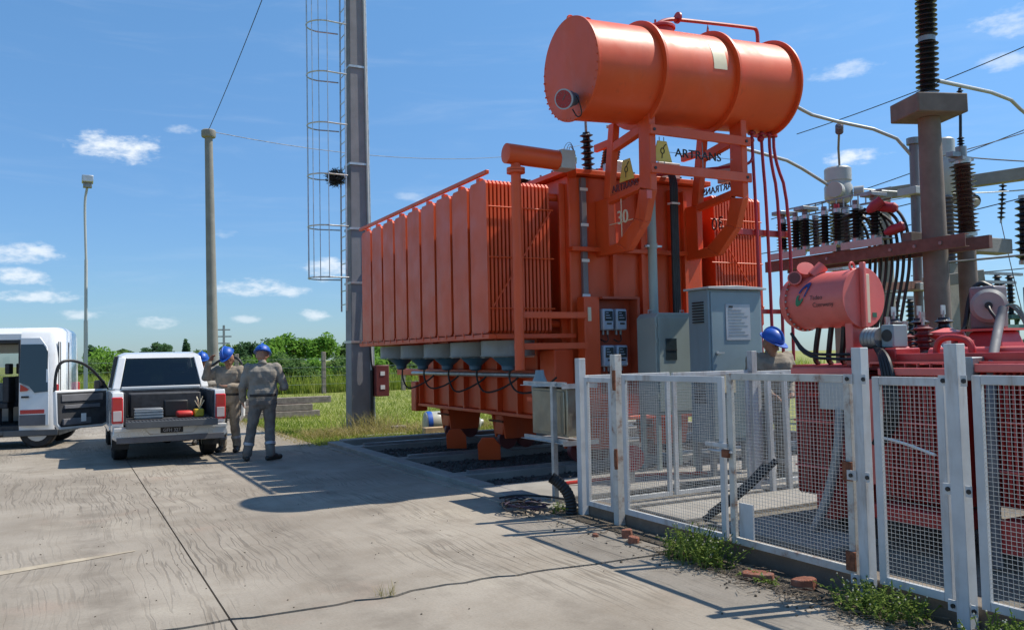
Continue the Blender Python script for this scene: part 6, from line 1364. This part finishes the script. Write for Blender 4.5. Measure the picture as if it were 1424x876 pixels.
BL = ('behind the worker lifting his hand', 'between the two standing workers', 'right behind the nearest worker', 'just right of the nearest worker', 'left of the wooden field post', 'behind the wooden field post', 'just left of the ladder pole', 'behind the ladder pole', 'just right of the ladder pole', 'under the far fan drums', 'seen under the near fan drums', 'by the van rear', 'left of the pickup roof', 'above the left edge of the pickup roof', 'above the pickup rear window', 'above the middle of the pickup roof', 'above the right edge of the pickup roof', 'just left of the round pole', 'just right of the round pole')
for i, (x, y, h, w) in enumerate(BUSH):
    th = thing('bush', 'grey-green bush in the tall grass '+BL[i], 'bush', (x, y, -.06), 'bushes behind the field fence'); m = MB(); rnd = random.Random(300+i)
    crown(m, (x, y, h*.5), w/2, 1.3, h*.55, 2400, .085, rnd, clumps=26); m.build('foliage', MT[('leaf_far', 'leaf_bright', 'leaf_far')[i % 3]], th, ang=0, fix=False)
    q = MB()
    for k in range(6): q.tube([(x+rnd.uniform(-.4, .4), y, -.1), (x+rnd.uniform(-1, 1)*w*.3, y+rnd.uniform(-.4, .4), h*.7)], .02, 5)
    q.build('stems', MT['bark'], th)
# field fence posts
ff = thing('field_fence', 'weathered field fence posts strung with wire in front of the tall grass', 'fence', (12, 40.2, 0))
for k in range(9):
    x = -1.5+4.0*k; MB().box(x-.09+.39, x+.09+.39, 39.9, 40.08, -.1, 1.9+.05*math.sin(k*3)).build('post', MT['timber'], ff, bevel=.02)
for z in (.4, .8, 1.2, 1.6): MB().cyl((-3, 39.88, z), (33, 39.88, z), .006, n=4).build('strand', MT['galv'], ff)
# timber sleepers stacked on the grass
for i, (x0, x1, y, z, rz) in enumerate(((3.9, 6.4, 24.0, 0, .03), (4.0, 6.1, 24.3, .0, -.02), (3.8, 6.2, 24.05, .19, .0), (3.9, 6.05, 24.3, .19, .02), (4.1, 6.75, 24.15, .38, -.03))):
    M = Matrix.Translation(((x0+x1)/2, y, -.05+z)) @ Matrix.Rotation(rz, 4, 'Z'); q = MB(); Lh = (x1-x0)/2; q.box(-Lh, Lh, -.11, .11, 0, .18, M=M); o = q.build('sleeper', MT['timber'], bevel=.012)
    tag(o, ('grey timber sleeper at the bottom front of the stack beyond the workers', 'grey timber sleeper at the bottom back of the stack', 'grey timber sleeper in the middle front of the stack', 'grey timber sleeper in the middle back of the stack', 'topmost grey timber sleeper, sticking out to the right')[i], 'sleeper', 'stacked timber sleepers')
# containers and wood behind the pad
def jug(x, y, r, h, label, mt_='pale_grey', lid=None):
    th = thing('plastic_drum', label, 'drum', (x, y, -.05), 'plastic drums behind the pad'); M = (x, y, r-.04)
    q = MB(); q.lathe([(r*.55, 0), (r*.95, .03), (r, .08), (r, h*.7), (r*.9, h*.84), (r*.35, h*.93), (r*.3, h)], M, (1, -.15, 0), 22); q.build('body', MT[mt_], th)
    if lid:
        d = Vector((1, -.15, 0)).normalized(); q = MB(); q.lathe([(r*1.01, .05), (r*1.02, .10), (r*1.01, .15)], M, d, 22, cap=False); q.build('band', MT[lid], th)
mat('drum_clear', (.40, .42, .37), .35, var=.1, scale=5)
jug(6.52, 16.35, .24, .5, 'pale drum with a blue band lying behind the far corner of the pad', 'drum_clear', 'plastic_blue'); jug(7.0, 16.1, .22, .7, 'pale plastic drum lying behind the far bogie', 'drum_clear'); jug(8.25, 16.3, .21, .6, 'pale plastic drum seen between the two bogies', 'drum_clear')
o = MB().box(6.30, 6.75, 15.72, 15.9, -.05, .16).build('wood_block', MT['wood_raw'], bevel=.01); tag(o, 'pale wooden block in the grass beside the blue-banded drum', 'wood block')
o = MB().box(5.7, 6.6, 16.55, 16.7, -.04, .0, M=Matrix.Rotation(0.02, 4, 'Z')).build('plank', MT['plank']); tag(o, 'loose pale plank lying flat in the grass behind the pad', 'plank')
o = MB().box(6.2, 6.5, 17.3, 17.5, -.05, .1).build('wood_block', MT['timber'], bevel=.01); tag(o, 'dark timber offcut in the grass behind the blue-banded drum', 'wood block')
o = MB().lathe([(.09, 0), (.10, .03), (.10, .16), (.06, .26), (.05, .32)], (5.05, 8.9, 1.05), n=16).build('canister', MT['blue_cab']); tag(o, 'grey canister behind the junction box', 'canister'); MB().box(4.95, 5.95, 8.8, 9.05, 1.0, 1.05).build('shelf', MT['orange'], o)
# weeds along the fence
def weed(x, y, r, h, n, seed, label):
    rnd = random.Random(seed); th = thing('weed', label, 'weed', (x, y, 0), 'weeds along the fence'); st = MB(); lf = MB(); vs_, fs = [], []; fl = MB()
    for _ in range(n):
        a = rnd.uniform(0, 6.28); d = r*rnd.random()**.6; bx, by = x+math.cos(a)*d*.45, y+math.sin(a)*d*.9; hh = h*rnd.uniform(.45, 1.0)*(1-.35*d/r); tx, ty = bx+rnd.gauss(0, .06), by+rnd.gauss(0, .08)
        pts = [Vector((bx, by, -.01)), Vector(((bx+tx)/2+rnd.gauss(0, .01), (by+ty)/2, hh*.55)), Vector((tx, ty, hh))]; st.tube(pts, .0025, 4)
        for k in range(11):
            t = rnd.uniform(.12, 1); p = pts[0].lerp(pts[1], t*2) if t < .5 else pts[1].lerp(pts[2], t*2-1); dr = Vector((rnd.gauss(0, 1), rnd.gauss(0, 1), rnd.uniform(-.2, .8))).normalized(); s_ = rnd.uniform(.009, .026); sd_ = dr.cross(Vector((0, 0, 1))).normalized()*s_*.42; b = len(vs_)
            vs_ += [p, p+dr*s_*.6+sd_, p+dr*s_*1.5-Vector((0, 0, s_*.25)), p+dr*s_*.6-sd_]; fs.append((b, b+1, b+2, b+3))
        if rnd.random() < .3: fl.ball(pts[2]+Vector((0, 0, .01)), .005, n=6)
    st.build('stems', MT['weed'], th); lf.add(vs_, fs); lf.build('leaves', MT['weed'], th, ang=0, fix=False); fl.build('flower_heads', MT['plaque'], th) if fl.v else None
weed(4.14, 5.0, .36, .30, 170, 1, 'leafy green weed clump at the plinth below the left gate leaf'); weed(4.22, 3.45, .36, .22, 120, 2, 'leafy green weed clump at the plinth between the near posts'); weed(4.20, 2.55, .36, .26, 110, 3, 'leafy green weed clump at the bottom right corner')
weed(4.15, 4.30, .14, .07, 18, 4, 'tiny green weed beside the flat brick piece'); weed(4.28, 7.25, .22, .12, 26, 6, 'low weeds at the junction box post')
grass('crack_tuft', [(lambda r: (1.87+r.gauss(0, .035), 5.39+r.gauss(0, .012)), 60, .05, .17, .0024, .4, 12)], 'dry_grass', 'dry grass tuft in the pavement crack')
grass('verge_grass', [(lambda r: (4.27+r.gauss(0, .09), r.uniform(4.1, 7.3)), 420, .02, .07, .002, .8, 13), (lambda r: (4.25+r.gauss(0, .09), r.uniform(1.5, 4.2)), 520, .02, .09, .002, .8, 14)], 'dry_grass', 'thin dry grass along the foot of the fence plinth')
# broken bricks
def brick(x, y, rz, s, label, seed):
    rnd = random.Random(seed); M = Matrix.Translation((x, y, .0)) @ Matrix.Rotation(rz, 4, 'Z') @ Matrix.Rotation(rnd.uniform(-.12, .12), 4, 'X'); m = MB(); n = 7; pts = [(s[0]*math.cos(6.28*k/n)*rnd.uniform(.75, 1.1), s[1]*math.sin(6.28*k/n)*rnd.uniform(.75, 1.1)) for k in range(n)]
    m.prism(pts, .0, s[2], 'xy', M=M); o = m.build('brick_piece', MT['brick'], bevel=.006); tag(o, label, 'brick', 'broken bricks by the fence')
brick(4.17, 5.92, .4, (.06, .05, .08), 'pale broken brick nearest the left gate post', 1); brick(4.10, 5.74, 1.2, (.06, .05, .06), 'reddish broken brick just right of the pale one', 2); brick(4.17, 4.42, .2, (.09, .14, .045), 'flat orange brick piece below the right gate leaf', 3); brick(4.26, 4.07, .9, (.07, .09, .07), 'dark red brick piece near the nearest post', 4); brick(4.0, 6.15, .3, (.03, .035, .025), 'tiny brick crumb left of the pale broken brick', 5)
# litter: twigs, crumbs and small stones
m = MB(); rnd = random.Random(77)
for _ in range(900):
    if rnd.random() < .55: x, y = 4.10+abs(rnd.gauss(0, .12))*rnd.choice((-1, 1)), rnd.uniform(3.0, 5.0)
    else: x, y = 4.2+rnd.gauss(0, .13), rnd.uniform(1.6, 7.4)
    if x > 4.42: continue
    a = rnd.uniform(0, 3.14); l = rnd.uniform(.012, .06); m.bar((x-math.cos(a)*l, y-math.sin(a)*l, .012+rnd.uniform(0, .015)), (x+math.cos(a)*l, y+math.sin(a)*l, .012+rnd.uniform(0, .012)), .004, .003)
o = m.build('dry_twigs', MT['twig'], ang=0, fix=False); tag(o, 'dry twigs and straw scattered along the plinth', 'litter', kind='stuff')
m = MB()
for _ in range(700):
    u_ = rnd.random()
    if u_ < .5: x, y = 4.15+rnd.gauss(0, .16), rnd.uniform(2.5, 7.6)
    else: x, y = rnd.uniform(-3, 4), rnd.uniform(3.5, 14)
    if x > 4.42: continue
    s_ = rnd.uniform(.004, .014)*(1 if u_ < .5 else .6); m.ball((x, y, s_*.4+(.022 if x > 4.2 and y > 5.4 else 0)), s_, s_*.8, s_*.6, n=6)
o = m.build('grit', MT['dirt'], ang=0, fix=False); tag(o, 'crumbs of dirt and small stones lying on the pavement', 'grit', kind='stuff')
m = MB()
for _ in range(6000):
    x, y = rnd.uniform(4.45, 11.3), rnd.uniform(8.95, 14.95); s_ = rnd.uniform(.015, .035)
    if any(abs(y-q_) < .15 for q_ in (10.05, 12.2, 14.35)): continue
    m.ball((x, y, -.045+s_*.3), s_, s_*.8, s_*.6, n=6)
o = m.build('pit_gravel', MT['gravel'], ang=0, fix=False); tag(o, 'dark gravel filling the pit under the transformer', 'gravel', kind='stuff')
# odds and ends lying inside the enclosure
for i, (pts, mt_, lb) in enumerate((([(5.0, 8.4, .08), (5.6, 8.2, .12), (6.3, 8.35, .09), (6.9, 8.1, .08)], 'plastic_red', 'thin red hose lying beyond the side fence'), ([(5.2, 7.6, .03), (5.9, 7.5, .08), (6.4, 7.7, .05), (7.0, 7.4, .04)], 'black', 'black hose lying beyond the side fence'), ([(5.3, 6.2, .05), (5.5, 5.95, .3), (5.72, 5.9, .5)], 'black', 'black cable rising to the small transformer'), ([(5.1, 6.05, .04), (5.35, 5.85, .25), (5.7, 5.75, .55)], 'black', 'second black cable rising to the small transformer'))):
    o = MB().tube(smooth_path(pts, 2), .02 if mt_ != 'black' else .03, 8).build('hose', MT[mt_]); tag(o, lb, 'hose')
o = MB().lathe([(.14, 0), (.15, .02), (.15, .05)], (5.75, 8.05, .35), (-.5, -.8, .1), 20).build('red_disc', MT['red']); tag(o, 'round red cover plate standing beyond the side fence', 'cover plate'); MB().box(5.68, 5.82, 8.08, 8.16, .05, .35).build('foot', MT['grey_steel'], o)
